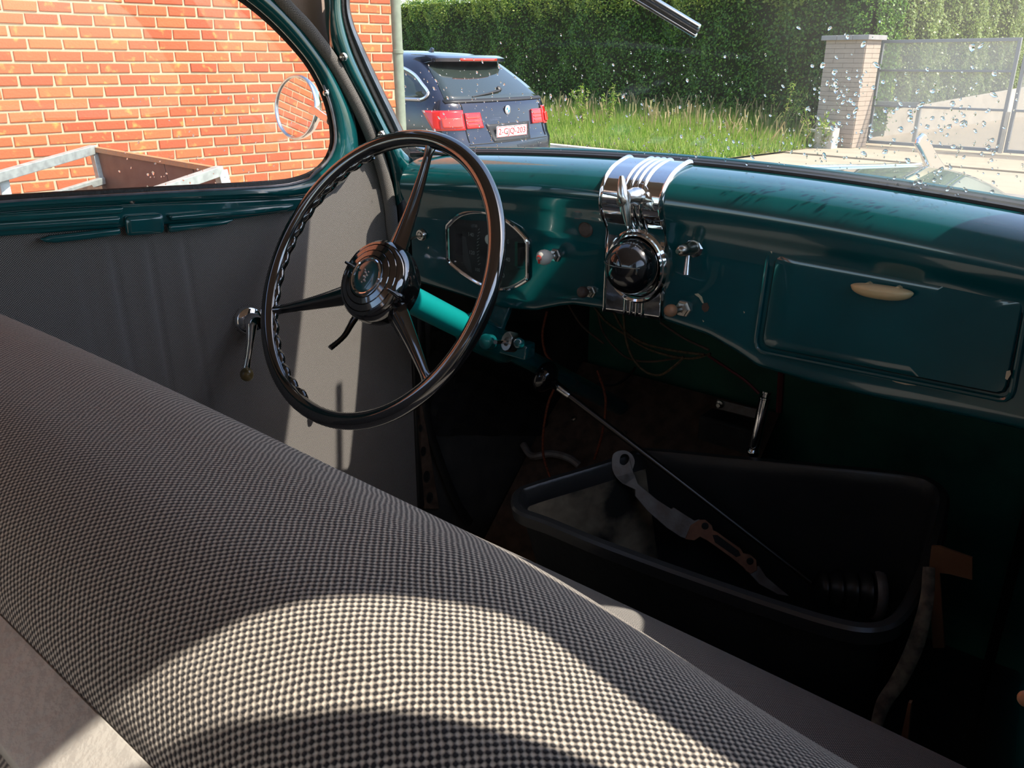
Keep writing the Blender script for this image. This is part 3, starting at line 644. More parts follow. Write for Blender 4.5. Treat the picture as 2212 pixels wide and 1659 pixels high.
#@@INTERIOR
# ================================================================== THE OLD CAR
DN = A(math.cos(R_(8.5)), math.sin(R_(-8.5)), 0); DP0 = A(-1.12, .7, 1)
DU = A(math.sin(R_(8.5)), math.cos(R_(8.5)), 0)                 # along the door, forwards
def dr(px, py, off=0): return ppl(px, py, DP0+DN*off, DN)      # point on the left door plane
def yoff(x): return -.045*((x+.6)/.45)**2
def crown(x): return -.015*((x+.6)/.45)**2
def fc(px, py, off=0):                                           # point on the dash face
    x = -.6
    for _ in range(8): p = pax(px, py, 1, 1.0+yoff(x)-off); x = p[0]
    return p
BX = np.array([-1.12, -1.062, -.906, -.85, -.787, -.74, -.715, -.655, -.56, -.487, -.44, -.41, -.33, -.256, -.123, -.08])
BZ = np.array([1.04, 1.030, 1.010, 1.004, 1.010, 1.026, 1.032, 1.035, 1.037, 1.030, 1.016, 1.004, 1.002, 1.006, 1.018, 1.022])
def zbot(x): return float(np.interp(x, BX, BZ))
PROF = smooth([(.10, 1.243), (.052, 1.248), (.006, 1.239), (-.014, 1.222), (-.021, 1.203), (-.017, 1.186), (-.007, 1.165), (0, 1.14)], 42)
def wsb(x): return A(x, 1.0+yoff(x)+.060, 1.2465+crown(x))        # windshield base
def wst(x): k = (x+.6)/.45; return A(-.6+(x+.6)*.93, .935-.055*k*k, 1.60-.02*k*k)
def ws(x, t, off=0): a, b = wsb(x), wst(x); n = unit(np.cross(A(1, 0, 0), b-a)); n = n if n[1] > 0 else -n; return a*(1-t)+b*t+n*off
def wshit(px, py, off=0):
    q = ray(px, py); lo, hi = .4, 2.0
    def f(d):
        p = CAM+q*d; x = p[0]
        for _ in range(4):
            a, b = wsb(x), wst(x); t = (p[2]-a[2])/(b[2]-a[2]); x = x+(p[0]-(a[0]*(1-t)+b[0]*t))
        return p[1]-(a[1]*(1-t)+b[1]*t)-off
    for _ in range(40):
        m_ = (lo+hi)/2
        if f(m_) > 0: hi = m_
        else: lo = m_
    return CAM+q*lo

# ---- shell: floor, bulkhead, roof, right side
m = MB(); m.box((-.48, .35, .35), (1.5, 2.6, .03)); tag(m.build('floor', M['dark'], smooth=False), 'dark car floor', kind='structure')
m = MB(); m.box((-.53, 1.50, .745), (1.35, .03, .85)); tag(m.build('wall_bulkhead', M['firewall'], smooth=False), 'dark green bulkhead behind the dashboard', kind='structure')
G = []
for x in np.linspace(-1.16, .0, 25):
    k = (x+.57)/.6; x_ = float(np.clip(x, -1.1, -.1)); yh = wst(x_)[1]
    ys = np.linspace(yh, -1.3, 14); G.append([A(x, y, 1.60-.03*(abs(k)**3)+.05*min(1, (yh-y)/.5)*(1-k*k)) for y in ys])
m = MB(); m.grid(G); tag(m.build('ceiling', M['headliner'], solid=.02), 'cloth headliner of the car roof', kind='structure')
def xr_(Y): return .10-.15*Y
def ringfill(m, hole, outer, fn):
    h = resample(np.vstack([hole, hole[:1]]), 97)[:-1]; c = h.mean(0); O = []; P = np.asarray(outer, float)
    for q in h:                                      # pair every rim point with the outer edge on the same ray
        d = q-c; best = 9e9
        for i in range(len(P)):
            a, b = P[i], P[(i+1) % len(P)]; e = b-a; den = d[0]*e[1]-d[1]*e[0]
            if abs(den) < 1e-12: continue
            t = ((a[0]-c[0])*e[1]-(a[1]-c[1])*e[0])/den; u = ((a[0]-c[0])*d[1]-(a[1]-c[1])*d[0])/den
            if t > 0 and -1e-9 <= u <= 1+1e-9: best = min(best, t)
        O.append(c+d*best)
    m.grid(np.array([[fn(*q) for q in h], [fn(*q) for q in O]]), closed=True)
def rside(Y, z, off=0): return A(xr_(Y)+off, Y, z)
hole = smooth([(.32, 1.25), (.55, 1.25), (.82, 1.255), (.89, 1.30), (.86, 1.40), (.79, 1.50), (.65, 1.58), (.34, 1.60)], 64, True)
m = MB(); ringfill(m, hole, np.array([(.275, .36), (.275, 1.75), (.84, 1.75), (1.08, 1.26), (1.08, .36)]), rside); tag(m.build('wall_right', M['paint'], solid=.03), 'passenger side of the car, teal steel', kind='structure')
hole2 = smooth([(-.7, 1.28), (-.2, 1.28), (.19, 1.29), (.223, 1.34), (.234, 1.403), (.243, 1.441), (.252, 1.479), (.255, 1.519), (.243, 1.569), (.219, 1.614), (.187, 1.632), (.12, 1.636), (-.6, 1.64)], 90, True)
m = MB(); ringfill(m, hole2, np.array([(-1.2, .36), (-1.2, 1.75), (.272, 1.75), (.272, .36)]), rside); tag(m.build('wall_rear_right', M['paint'], solid=.02), kind='structure')
def lside(Y, z): return A(-1.24+.15*Y*0, Y, z)
m = MB(); ringfill(m, smooth([(-.75, 1.25), (-.2, 1.25), (.05, 1.25), (.09, 1.3), (.06, 1.5), (-.1, 1.56), (-.6, 1.56), (-.8, 1.5), (-.82, 1.32)], 72, True), np.array([(-1.3, .36), (-1.3, 1.62), (.14, 1.62), (.14, .36)]), lside); tag(m.build('wall_rear_left', M['headliner'], solid=.02), kind='structure')
bl = MB(); c = smooth([(.219, 1.28), (.214, 1.40), (.212, 1.445), (.210, 1.478), (.203, 1.529), (.194, 1.56), (.186, 1.59), (.176, 1.608), (.146, 1.628), (.06, 1.64)], 50)  # added unseen sheet, its edge shaped to cut the sun patch on the backrest
bl.prism([rside(y, z, .012) for y, z in c]+[rside(-.55, 1.64, .012), rside(-.55, 1.26, .012), rside(.21, 1.26, .012)], A(.006, 0, 0))
tag(bl.build('sun_blocker', M['cloth_fine'], smooth=False), 'added grey sheet out of view beside the viewer, shading part of the seat back', 'light blocker')
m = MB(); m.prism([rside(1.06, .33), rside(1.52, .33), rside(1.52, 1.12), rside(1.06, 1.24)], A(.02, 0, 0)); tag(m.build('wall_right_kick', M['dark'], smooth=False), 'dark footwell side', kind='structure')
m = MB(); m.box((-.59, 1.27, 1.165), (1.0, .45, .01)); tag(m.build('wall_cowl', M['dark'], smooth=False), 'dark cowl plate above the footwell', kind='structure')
# bonnet and wings seen through the windshield
root = thing('car_bonnet', 'glossy dark teal bonnet beyond the windshield, mirroring the hedge', 'bonnet', (-.62, 1.8, .7))
G = []
for Y in np.r_[np.linspace(1.07, 2.5, 16), 2.56, 2.62, 2.66]:
    t = (Y-1.07)/1.45; hw_ = .47-.20*t; zc = 1.232-.115*t-(max(0, Y-2.45)/.21)**2*.16
    row = []
    for k in np.linspace(-1.25, 1.25, 41):
        kk = abs(k); z = zc-.10*(min(kk, 1)**2.4)-(max(0, kk-1)/.25)**1.5*(.35 if Y > 1.6 else .03)
        row.append(A(-.62+hw_*(k if kk < 1 else math.copysign(1+(kk-1)*.25, k)), Y+ (yoff(-.6+.5*k) if Y < 1.08 else 0)*.8, z))
    G.append(row)
m = MB(); m.grid(G); m.build('bonnet_skin', M['paint'], root, ang=60)
m = MB(); m.tube([A(-.62, Y, 1.232-.115*(Y-1.07)/1.45+.002) for Y in np.linspace(1.12, 2.45, 16)], .004, 8); m.build('centre_bead', M['chrome'], root)
for sg in (-1, 1):
    G = []
    for Y in np.linspace(1.56, 2.9, 14):
        G.append([A(-.62+sg*(.52+.10*math.sin(a)), Y, .80+.20*math.cos(a)*math.sin(math.pi*(Y-1.2)/1.8)) for a in np.linspace(-1.5, 1.5, 10)])
    m = MB(); m.grid(G); m.build('wing', M['paint'], root, solid=.01)
# bonnet mascot
ob = pax(2003, 372, 0, -.62); root = thing('bonnet_mascot', 'chrome swept-back bonnet mascot with two upright blades', 'ornament', ob-ZZ*.01)
def od(px, py, off=0): return pax(px, py, 0, -.62+off)
m = MB(); m.prism([od(*q, .012) for q in ((1998, 288), (2004, 292), (2030, 340), (2043, 358), (2040, 366), (2015, 368), (1998, 335), (1985, 312), (1988, 300))], A(-.012, 0, 0)); m.build('blade', M['chrome'], root, bevel=.004)
m = MB(); m.prism([od(*q, -.018) for q in ((1978, 309), (1984, 310), (2012, 350), (2016, 368), (2004, 366), (1994, 340))], A(-.008, 0, 0)); m.build('blade', M['chrome_worn'], root, bevel=.003)
m = MB(); m.tube(smooth([od(1966, 383, .03), od(1985, 372, .01), od(2010, 368), od(2040, 366)], 16), [.006, .015, .015, .008], 12, flat=.6); m.build('foot', M['chrome'], root)

# ---- windshield
wsr = thing('windshield', 'dusty curved windshield spotted with raindrops', 'windshield', (-.6, 1.05, 1.25))
xs = np.linspace(-1.075, -.085, 36)
G = [[ws(x, t) for x in xs] for t in np.linspace(-.01, 1, 10)]; G2 = [[ws(x, t, .005) for x in xs] for t in np.linspace(-.01, 1, 10)]
m = MB(); m.grid(G); m.grid(G2); m.build('glass_pane', M['glass_ws'], wsr)
m = MB(); m.tube([ws(x, .004, .002) for x in xs], .0045, 8); m.tube([ws(x, -.012, .012)+A(0, .004, .003) for x in xs], .006, 8); g_ = m.build('lower_seal', M['weather'], wsr); g_['kind'] = 'stuff'
m = MB(); m.tube([ws(x, .0, .018)+A(0, .012, .0) for x in xs], .005, 8); m.build('outer_bead', M['paint'], wsr)
lens = []
for s_ in range(8):
    r0 = random.Random(s_); v = []; n1, n2 = 10, 4; sx = [r0.uniform(.75, 1.15) for _ in range(n1)]
    for i in range(n2):
        a = i/(n2)*math.pi/2
        for k in range(n1): ph = 2*math.pi*k/n1; v.append((math.cos(a)*math.cos(ph)*sx[k], math.cos(a)*math.sin(ph)*sx[k]*1.25, .45*math.sin(a)))
    v.append((0, 0, .45)); f = [tuple(range(n1-1, -1, -1))]
    for i in range(n2-1): f += [(i*n1+k, i*n1+(k+1) % n1, (i+1)*n1+(k+1) % n1, (i+1)*n1+k) for k in range(n1)]
    f += [((n2-1)*n1+k, (n2-1)*n1+(k+1) % n1, n2*n1) for k in range(n1)]
    me = bpy.data.meshes.new('raindrop'); me.from_pydata(v, [], f); me.materials.append(M['drop']); me.polygons.foreach_set('use_smooth', [True]*len(f)); lens.append(me)
def drop(p, nrm, size, parent, droop=0):
    o = bpy.data.objects.new('raindrop', random.choice(lens)); COL.objects.link(o); o.parent = parent
    u, v, x = frame(nrm); Rm = Matrix((u, v, x)).transposed(); o.rotation_euler = (Rm @ Matrix.Rotation(random.uniform(-.9, .9), 3, 'Z')).to_euler()
    k = random.uniform(.8, 1.5); o.scale = (size, size*k, size*.8); o.location = tuple(np.asarray(p)-np.array(ROOTS[parent.name]))
def wsnorm(): a, b = wsb(-.6), wst(-.6); n = unit(np.cross(A(1, 0, 0), b-a)); return n if n[1] > 0 else -n
WN = wsnorm()
rd_ = random.Random(3)
clus = [(1815, 215, 45, 70, 62), (1960, 250, 110, 70, 62), (2080, 300, 70, 60, 34), (1320, 215, 130, 60, 32), (1620, 330, 130, 25, 22), (1980, 400, 70, 22, 26), (930, 240, 50, 60, 30), (1080, 260, 70, 50, 22)]
fine = MB(); u_, v_, _ = frame(WN)
def inws(x_, y_): return 872 < x_ < 2205 and 20 < y_ < 345+max(0, (x_-1450))*.14 and not (x_ < 1000 and y_ > 290)
for cx_, cy_, sx_, sy_, n_ in clus:
    k = 0
    while k < n_:
        x_, y_ = rd_.gauss(cx_, sx_), rd_.gauss(cy_, sy_)
        if not inws(x_, y_): continue
        drop(wshit(x_, y_, .006), WN, rd_.choice([.0010, .0013, .0017, .0021, .0027])*(1.05 if x_ > 1700 else .85), wsr); k += 1
for _ in range(620):
    if rd_.random() < .55: p = ws(rd_.uniform(-1.0, -.1), rd_.triangular(.01, .5, .08), .006)
    else:
        c_ = rd_.choice(clus); x_, y_ = rd_.gauss(c_[0], c_[2]*1.3), rd_.gauss(c_[1], c_[3]*1.2)
        if not inws(x_, y_): continue
        p = wshit(x_, y_, .006)
    r0 = rd_.choice([.0006, .0008, .0011, .0014]); k = rd_.uniform(.8, 1.6); n0 = 8
    vv = [p+(u_*math.cos(2*math.pi*i/n0)+v_*math.sin(2*math.pi*i/n0)*k)*r0 for i in range(n0)]+[p+WN*.2*r0+(u_*math.cos(2*math.pi*i/n0)+v_*math.sin(2*math.pi*i/n0)*k)*r0*.75 for i in range(n0)]+[p+WN*.42*r0]
    fine.add(vv, [tuple(range(n0-1, -1, -1))]+[(i, (i+1) % n0, n0+(i+1) % n0, n0+i) for i in range(n0)]+[(n0+i, n0+(i+1) % n0, 2*n0) for i in range(n0)])
o = fine.build('fine_raindrops', M['drop'], wsr); o['kind'] = 'stuff'

# ---- dashboard
dash = thing('dashboard', 'glossy dark teal steel dashboard with rolled top', 'dashboard', (-.6, 1.0, 1.03))
xs = np.linspace(fc(886, 450)[0], -.075, 120); G = []
for x in xs:
    zb_ = zbot(x); row = [A(x, 1.0+yoff(x)+a, b+crown(x)*min(1, max(0, (b-1.12)/.1))) for a, b in PROF]
    row += [A(x, 1.0+yoff(x)+.0, b) for b in np.linspace(1.13, zb_+.006, 10)]
    row += [A(x, 1.0+yoff(x)+.003, zb_+.001), A(x, 1.0+yoff(x)+.012, zb_), A(x, 1.0+yoff(x)+.02, zb_+.008)]; G.append(row)
m = MB(); m.grid(G); m.build('panel', M['paint'], dash, ang=60)
def disc(nm, px, py, r, mt, par=dash, h=.003, off=0, n=24, prof=None, ax=(0, -1, 0)):
    p = fc(px, py, off); mm = MB(); mm.lathe(p, ax, prof or [(r, -.002), (r, h*.7), (r*.9, h)], n); return mm.build(nm, mt, par)
# centre plate, ribbed chrome, riding over the roll
X0, X1 = -.6605, -.5575
cols = []
W_ = X1-X0
pr_ = [(0, -.003), (.01, .002), (.03, .0055), (.055, .0035), (.06, .0022)]
for k in range(4): c = .385+k*.095; pr_ += [(c-.026, .0022), (c-.018, .0042), (c, .0056), (c+.018, .0042), (c+.026, .0022)]
pr_ += [(.94, .0022), (.945, .0035), (.97, .0055), (.99, .002), (1, -.003)]
side = [(a-.0, b) for a, b in smooth([(.054, 1.2485), (.04, 1.250), (.006, 1.2400), (-.015, 1.2225), (-.0215, 1.203), (-.018, 1.186), (-.005, 1.168), (.0, 1.158), (.0, 1.14)], 48)]+[(.0, b) for b in (1.12, 1.10, 1.08, 1.06, 1.04, 1.0335)]
G = []
for i, (a, b) in enumerate(side):
    j0, j1 = max(i-1, 0), min(i+1, len(side)-1); tg = A(side[j1][0]-side[j0][0], side[j1][1]-side[j0][1]); nn = unit(A(tg[1], -tg[0])); nn = nn if (nn[0] < 0 or nn[1] > .5) else -nn
    row = []
    for c, h in pr_: x = X0+W_*c; dz = (x-X0)*.05 if b < 1.05 else 0; row.append(A(x, 1.0+yoff(x)+a+nn[0]*h, b+nn[1]*h+dz))
    G.append(row)
m = MB(); m.grid(G); cp = m.build('centre_plate', M['chrome'], dash, solid=.0012, ang=50); cp['label'] = 'ribbed chrome centre plate'
rc_ = fc(1377, 575, .004)
m = MB(); m.lathe(rc_, (0, -1, 0), [(.050, -.004), (.050, .004), (.047, .0075), (.044, .006), (.042, .0085), (.038, .006), (.036, .003)], 40, sx=1, sy=1.06); m.build('round_bezel', M['chrome'], cp)
sc_ = pax(1364, 576, 1, .973); m = MB(); m.ball(sc_, (.0385, .036, .0385), n=36, m=22); m.build('black_globe', M['black_gloss'], cp)
m = MB(); pts = []
for a in np.linspace(-2.6, -.75, 24): pts.append(sc_+A(.0387*math.cos(a), .0364*math.sin(a), .006))
m.tube(pts, .0005, 5); m.build('globe_seam', M['nickel'], cp)
# windshield opener: winged handle on a spindle
hp = pax(1382, 424, 1, .982); m = MB(); m.lathe(hp, (-.1, -1, .05), [(.017, -.004), (.017, .001), (.0125, .003), (.0125, .014), (.010, .019), (.010, .032)], 24); m.build('spindle', M['chrome_worn'], cp)
h2 = hp+A(-.004, -.034, .002); a_, b_ = pax(1343, 380, 1, h2[1]), pax(1357, 488, 1, h2[1])
m = MB(); pts = smooth([a_, a_*.65+b_*.35+A(-.001, -.002, 0), a_*.45+b_*.55, b_], 20); m.tube(pts, [.0035, .0078, .0095, .0095, .0078, .004], 12, flat=.75); m.build('wing_handle', M['chrome_worn'], cp)
m = MB(); m.lathe(pax(1343, 434, 1, h2[1]-.006), (0, -1, 0), [(.007, 0), (.007, .003), (.0045, .0035), (.0045, .002)], 16); m.build('handle_screw', M['nickel'], cp)
# gauge cluster
go = smooth([(967, 487), (995, 463), (1037, 456), (1080, 468), (1112, 490), (1136, 515)], 40).tolist()+smooth([(1141, 525), (1141, 598)], 6).tolist()+smooth([(1138, 604), (1112, 619), (1084, 626), (1040, 614), (1000, 590), (974, 570)], 40).tolist()+smooth([(968, 560), (966, 495)], 6).tolist()
P = np.array([fc(a, b, .003) for a, b in go]); gc = P.mean(0)
gr = MB(); gr.tube(P, .0032, 8, closed=True); gb = gr.build('gauge_bezel', M['chrome'], dash)
m = MB(); m.tube(gc+(P-gc)*.955+A(0, -.001, 0), .0012, 6, closed=True); m.build('inner_bezel', M['chrome_worn'], gb)
m = MB(); m.prism(gc+(P-gc)*.985+A(0, .002, 0), A(0, .004, 0)); gf = m.build('gauge_dial', M['gaugeface'], dash, smooth=False)
def gp(px, py, off=.0022): return fc(px, py, off)
for q in (((984, 505), (998, 505), (998, 552), (984, 552)), ((1118, 525), (1133, 525), (1133, 582), (1118, 582))):
    m = MB(); m.prism([gp(*k, .002) for k in q], A(0, .001, 0)); m.build('side_window', M['black_gloss'], gf, smooth=False)
m = MB(); m.prism([gp(*k, .0018) for k in ((998, 510), (1006, 512), (1020, 590), (1010, 585), (1000, 565))], A(0, .0008, 0)); m.build('knurled_strip', M['gaugegrey'], gf, smooth=False)
m = MB(); m.prism([gp(*k, .0018) for k in ((1112, 522), (1118, 522), (1118, 575), (1112, 575))], A(0, .0008, 0)); m.build('green_strip', M['firewall'], gf, smooth=False)
m = MB(); m.lathe(gp(1058, 517, .0025), (0, -1, 0), [(.008, 0), (.008, .003), (.005, .005)], 18); m.build('needle_hub', M['white'], gf)
for s_, x_, y_, z_ in (('150', 1026, 488, .0065), ('140', 1017, 507, .0088), ('120', 1019, 546, .0088), ('100', 1031, 583, .008), ('20', 1095, 522, .0095), ('40', 1097, 561, .0095), ('60', 1085, 595, .0095), ('80', 1058, 604, .009)):
    text(s_, gp(x_, y_), A(1, -.02, 0), ZZ, z_, M['lettering'], gf, 'numeral', thick=.0002)
m = MB()
for i, y_ in enumerate(np.linspace(497, 572, 12)):
    x_ = 1033-3*math.sin(i/11*3.1); L_ = 5 if i % 2 else 3; m.bar(gp(x_, y_, .003), gp(x_+L_, y_-3, .003), .0009, .0004, (0, 1, 0))
for i, y_ in enumerate(np.linspace(500, 580, 12)): m.bar(gp(1084, y_, .003), gp(1081, y_, .003), .0009, .0004, (0, 1, 0))
o = m.build('scale_marks', M['lettering'], gf, smooth=False); o['kind'] = 'stuff'
m = MB(); m.prism(gc+(P-gc)*.97+A(0, -.0018, 0), A(0, .0006, 0)); m.build('dial_glass', M['glass_gauge'], gb, smooth=False)
# glove box lid, bead, handle
def rrect(c, r=14, n=6):
    o = []; c = [A(*q) for q in c]
    for i in range(4):
        p, a, b = c[i], c[i-1], c[(i+1) % 4]; ua, ub = unit(a-p), unit(b-p); q0, q1 = p+ua*r, p+ub*r
        for t in np.linspace(0, 1, n): o.append((1-t)**2*q0+2*t*(1-t)*p+t*t*q1)
    return o
gl_out = rrect([(1663, 531), (2226, 628), (2183, 868), (1630, 757)], 26); gl_in = rrect([(1677, 546), (2214, 641), (2172, 853), (1645, 748)], 20)
def dense(o): return resample(np.array(list(o)+[o[0]]), 121)[:-1]
Po = np.array([fc(a, b, .0015) for a, b in dense(gl_out)]); Pi = np.array([fc(a, b, .003) for a, b in dense(gl_in)])
m = MB(); m.tube(Po, .0030, 8, closed=True); gb_ = m.build('glove_box_bead', M['paint'], dash)
lid = MB(); xs_ = np.linspace(0, 1, 30)
ci = Pi.mean(0); Gq = [Pi+A(0, .005, 0), Pi, ci+(Pi-ci)*A(.985, 1, .965)+A(0, -.0022, 0)]
for t in (.8, .5, .2, .01): q = ci+(Pi-ci)*A(t*.985, 1, t*.965); q[:, 1] = 1.0+np.array([yoff(v) for v in q[:, 0]])-.0052; Gq.append(q)
lid.grid(np.array(Gq), closed=True); lo_ = lid.build('glove_box_lid', M['paint'], dash, ang=50)
m = MB(); m.tube(Pi+A(0, .0015, 0), .0011, 6, closed=True); m.build('gap', M['black_sat'], lo_)
ha, hb = fc(1838, 616, .012), fc(1974, 635, .012); hm = (ha+hb)/2; u = unit(hb-ha); L_ = np.linalg.norm(hb-ha)/2
m = MB(); G = []
for t in np.linspace(-1, 1, 25):
    wv = (1-abs(t)**2.6)**.6; c = hm+u*L_*t; up_ = .0045*wv+.001; dn_ = .0105*wv+.001; dp_ = .011*wv+.001
    G.append([c+A(0, -dp_*math.cos(a), (up_ if math.sin(a) > 0 else dn_)*math.sin(a)) if math.cos(a) > 0 else c+A(0, .006*wv*0-dp_*math.cos(a)*.5, (up_ if math.sin(a) > 0 else dn_)*math.sin(a)) for a in np.linspace(0, 2*math.pi, 16, endpoint=False)])
m.grid(np.array(G), closed=True); o = m.build('pull_handle', M['cream'], lo_, ang=80); o['label'] = 'cream bakelite pull handle'
for t in (-.45, .5): m = MB(); m.tube([hm+u*L_*t+A(0, -.002, .002), hm+u*L_*t+A(0, .010, .002)], .004, 8); m.build('handle_post', M['cream'], lo_)
def chip(pts, mt=M['creamchip'], par=dash, nm='paint_chip', off=.0008):
    m = MB(); m.prism([fc(a, b, off) for a, b in pts], A(0, .0006, 0)); return m.build(nm, mt, par, smooth=False)
chip([(1918, 818), (1930, 817), (1945, 822), (1975, 826), (1987, 829), (1980, 833), (1955, 831), (1935, 826)], off=.001); chip([(1991, 830), (2010, 832), (2013, 836), (1995, 835)], off=.001)
chip([(2174, 802), (2182, 800), (2184, 808), (2176, 821), (2171, 818)], off=.0065); chip([(1664, 543), (1668, 543), (1667, 548)], off=.006)
chip([(1520, 655), (1528, 654), (1532, 664), (1529, 672), (1522, 675), (1516, 668), (1516, 660)], M['rust'], nm='bare_hole'); chip([(1500, 635), (1508, 634), (1516, 641), (1520, 655), (1517, 655), (1510, 643), (1503, 638)])
chip([(1517, 691), (1521, 694), (1519, 696)]); chip([(1606, 672), (1609, 675), (1607, 677)])
# knobs and switches
def knob(px, py, nx, ny, r, mt, name, lab, nut=M['chrome_worn'], ball=True, length=.025, rn=.007):
    p = fc(nx, ny, 0); e = pax(px, py, 1, p[1]-length)
    mm = MB(); mm.lathe(p, (0, -1, 0), [(rn*1.25, 0), (rn*1.25, .003), (rn, .004), (rn, .008), (rn*.5, .009)], 6); k = mm.build(name, nut, dash, smooth=False)
    mm = MB(); mm.tube([p, e], rn*.45, 8); mm.build('stem', nut, k)
    mm = MB()
    if ball: mm.lathe(e-A(0, r*.9, 0)*0+A(0, r*.8, 0), (-.35, -1, .05), [(r*.35, -.3*r), (r*.55, 0), (r*.9, .35*r), (r, .8*r), (r*.97, 1.2*r), (r*.8, 1.6*r), (r*.45, 1.85*r), (0, 1.9*r)], 22)
    else: mm.ball(e, r)
    q = mm.build('grip', mt, k); k['label'] = lab; return k, e
kw, e = knob(1180, 557, 1201, 551, .0118, M['white'], 'lamp_knob', 'white ribbed pull knob with a red mark', length=.030, rn=.0085)
c = e+A(-.004, -.0135, .0008); m = MB()
for a in np.linspace(-.4, 3.6, 9): m.bar(c+A(math.cos(a)*.0035, -.0002, math.sin(a)*.0028), c+A(math.cos(a)*.0046, .0012, math.sin(a)*.0046), .0009, .0008, (0, 1, 0))
m.box(c+A(.0008, 0, -.0045), (.0030, .0012, .006)); o = m.build('red_symbol', M['red'], kw, smooth=False); o['kind'] = 'stuff'
knob(1262, 632, 1277, 630, .0085, M['wood'], 'choke_knob', 'dark brown round pull knob', M['nickel'], length=.022, rn=.0075)
knob(1453, 672, 1477, 666, .0088, M['wood2'], 'starter_knob', 'sunlit amber round pull knob', M['nickel'], length=.026, rn=.0095)
p = fc(1268, 494); m = MB(); m.lathe(p, (0, -1, 0), [(.012, 0), (.0125, .004), (.010, .007), (.0095, .006), (.0, .006)], 24); m.build('button', M['wood'], dash)
p = fc(1501, 534); m = MB(); m.lathe(p, (0, -1, 0), [(.0135, 0), (.0135, .003), (.011, .005), (.010, .005)], 8); k = m.build('toggle_switch', M['chrome_worn'], dash, smooth=False)
m = MB(); m.lathe(p, (-.25, -1, -.05), [(.009, .003), (.009, .010), (.0075, .014), (.0085, .020), (.0078, .027), (.0045, .031), (.003, .0315), (.003, .034), (0, .034)], 20); m.build('body', M['nickel'], k)
q = pax(1487, 552, 1, p[1]-.018); m = MB(); m.tube([q, pax(1483, 594, 1, p[1]-.024)], [.0035, .0055, .0058, .005], 10); m.build('lever', M['chrome_worn'], k)
# ignition lock with its key
p = fc(912, 507); m = MB(); m.lathe(p, (0, -1, 0), [(.0105, 0), (.0105, .003), (.0085, .006), (.006, .006), (.006, .004), (.004, .004), (.004, .007), (0, .007)], 24); k = m.build('ignition_lock', M['chrome_worn'], dash)
m = MB(); m.bar(p+A(-.002, -.006, -.001), p+A(-.006, -.022, -.005), .007, .002); m.lathe(p+A(-.007, -.030, -.010), (1, .1, 0), [(.008, 0), (.008, .002), (.005, .002), (.005, 0)], 16); m.tube([p+A(-.008, -.034, -.014)+A(.001*math.sin(a), .008*math.cos(a), .011*math.sin(a)-.008) for a in np.linspace(0, 6.28, 16, endpoint=False)], .0007, 5, closed=True); m.build('key', M['nickel'], k)

# ---- steering wheel
WC = A(-.8603, .7275, 1.1065); WNm = unit(A(.02, -.854, .52)); wu = unit(np.cross(WNm, ZZ)); wv_ = np.cross(wu, WNm); wv_ = wv_ if wv_[2] > 0 else -wv_
wheel = thing('steering_wheel', 'large black three-spoke steering wheel with a stepped round hub', 'steering wheel', WC)
def wp(px, py, off=0): return ppl(px, py, WC+WNm*off, WNm)
RR = .2045
def rimp(a, r=RR, h=0): return WC+(wu*math.cos(a)+wv_*math.sin(a))*r+WNm*h
m = MB(); m.tube([rimp(a) for a in np.linspace(0, 2*math.pi, 120, endpoint=False)], .0118, 16, closed=True); rim = m.build('rim', M['lacquer'], wheel)
def wang(px, py): q = wp(px, py)-WC; return math.atan2(q@wv_, q@wu)
a0, a1 = wang(800, 300), wang(640, 885)
if a1 < a0: a0, a1 = a1, a0
if a1-a0 > math.pi: a0, a1 = a1, a0+2*math.pi
m = MB(); aa = np.linspace(a0, a1, 220); m.tube([rimp(a, RR-.0085+.0016*math.sin(46*a), -.003) for a in aa], .0062, 10); m.build('finger_grips', M['lacquer'], rim)
HB_ = wp(803, 603, 0)
m = MB(); m.lathe(HB_, WNm, [(.030, -.055), (.050, -.045), (.0575, -.03), (.0595, -.010), (.0575, -.001), (.0535, .004), (.0495, .0055), (.0488, .0045), (.0478, .0062), (.040, .0085), (.0393, .0075), (.0383, .0092), (.031, .0108), (.0302, .0098), (.0292, .0112), (.0255, .0118), (.0, .0118)], 56); hub = m.build('hub', M['lacquer'], wheel, ang=30)
m = MB(); m.lathe(HB_+WNm*.0108, WNm, [(.0265, 0), (.0268, .0015), (.0255, .003), (.0238, .0022), (.0235, .001)], 48); m.build('hub_ring', M['chrome'], hub)
m = MB(); m.lathe(HB_+WNm*.0112, WNm, [(.0238, 0), (.020, .0016), (.012, .0028), (0, .0032)], 40); m.build('hub_cap', M['paint'], hub)
m = MB(); c = HB_+WNm*.0145
for a, b, r in ((-.003, -.007, .0028), (-.001, -.002, .0030), (-.004, .001, .0022), (0, .004, .0026), (.003, .008, .0018), (-.005, .006, .0014), (.001, -.010, .0016)): m.ball(c+wu*a*1.0+wv_*b, r*A(1, .6, 1), n=8, m=6)
o = m.build('emblem', M['chrome_worn'], hub); o['kind'] = 'stuff'
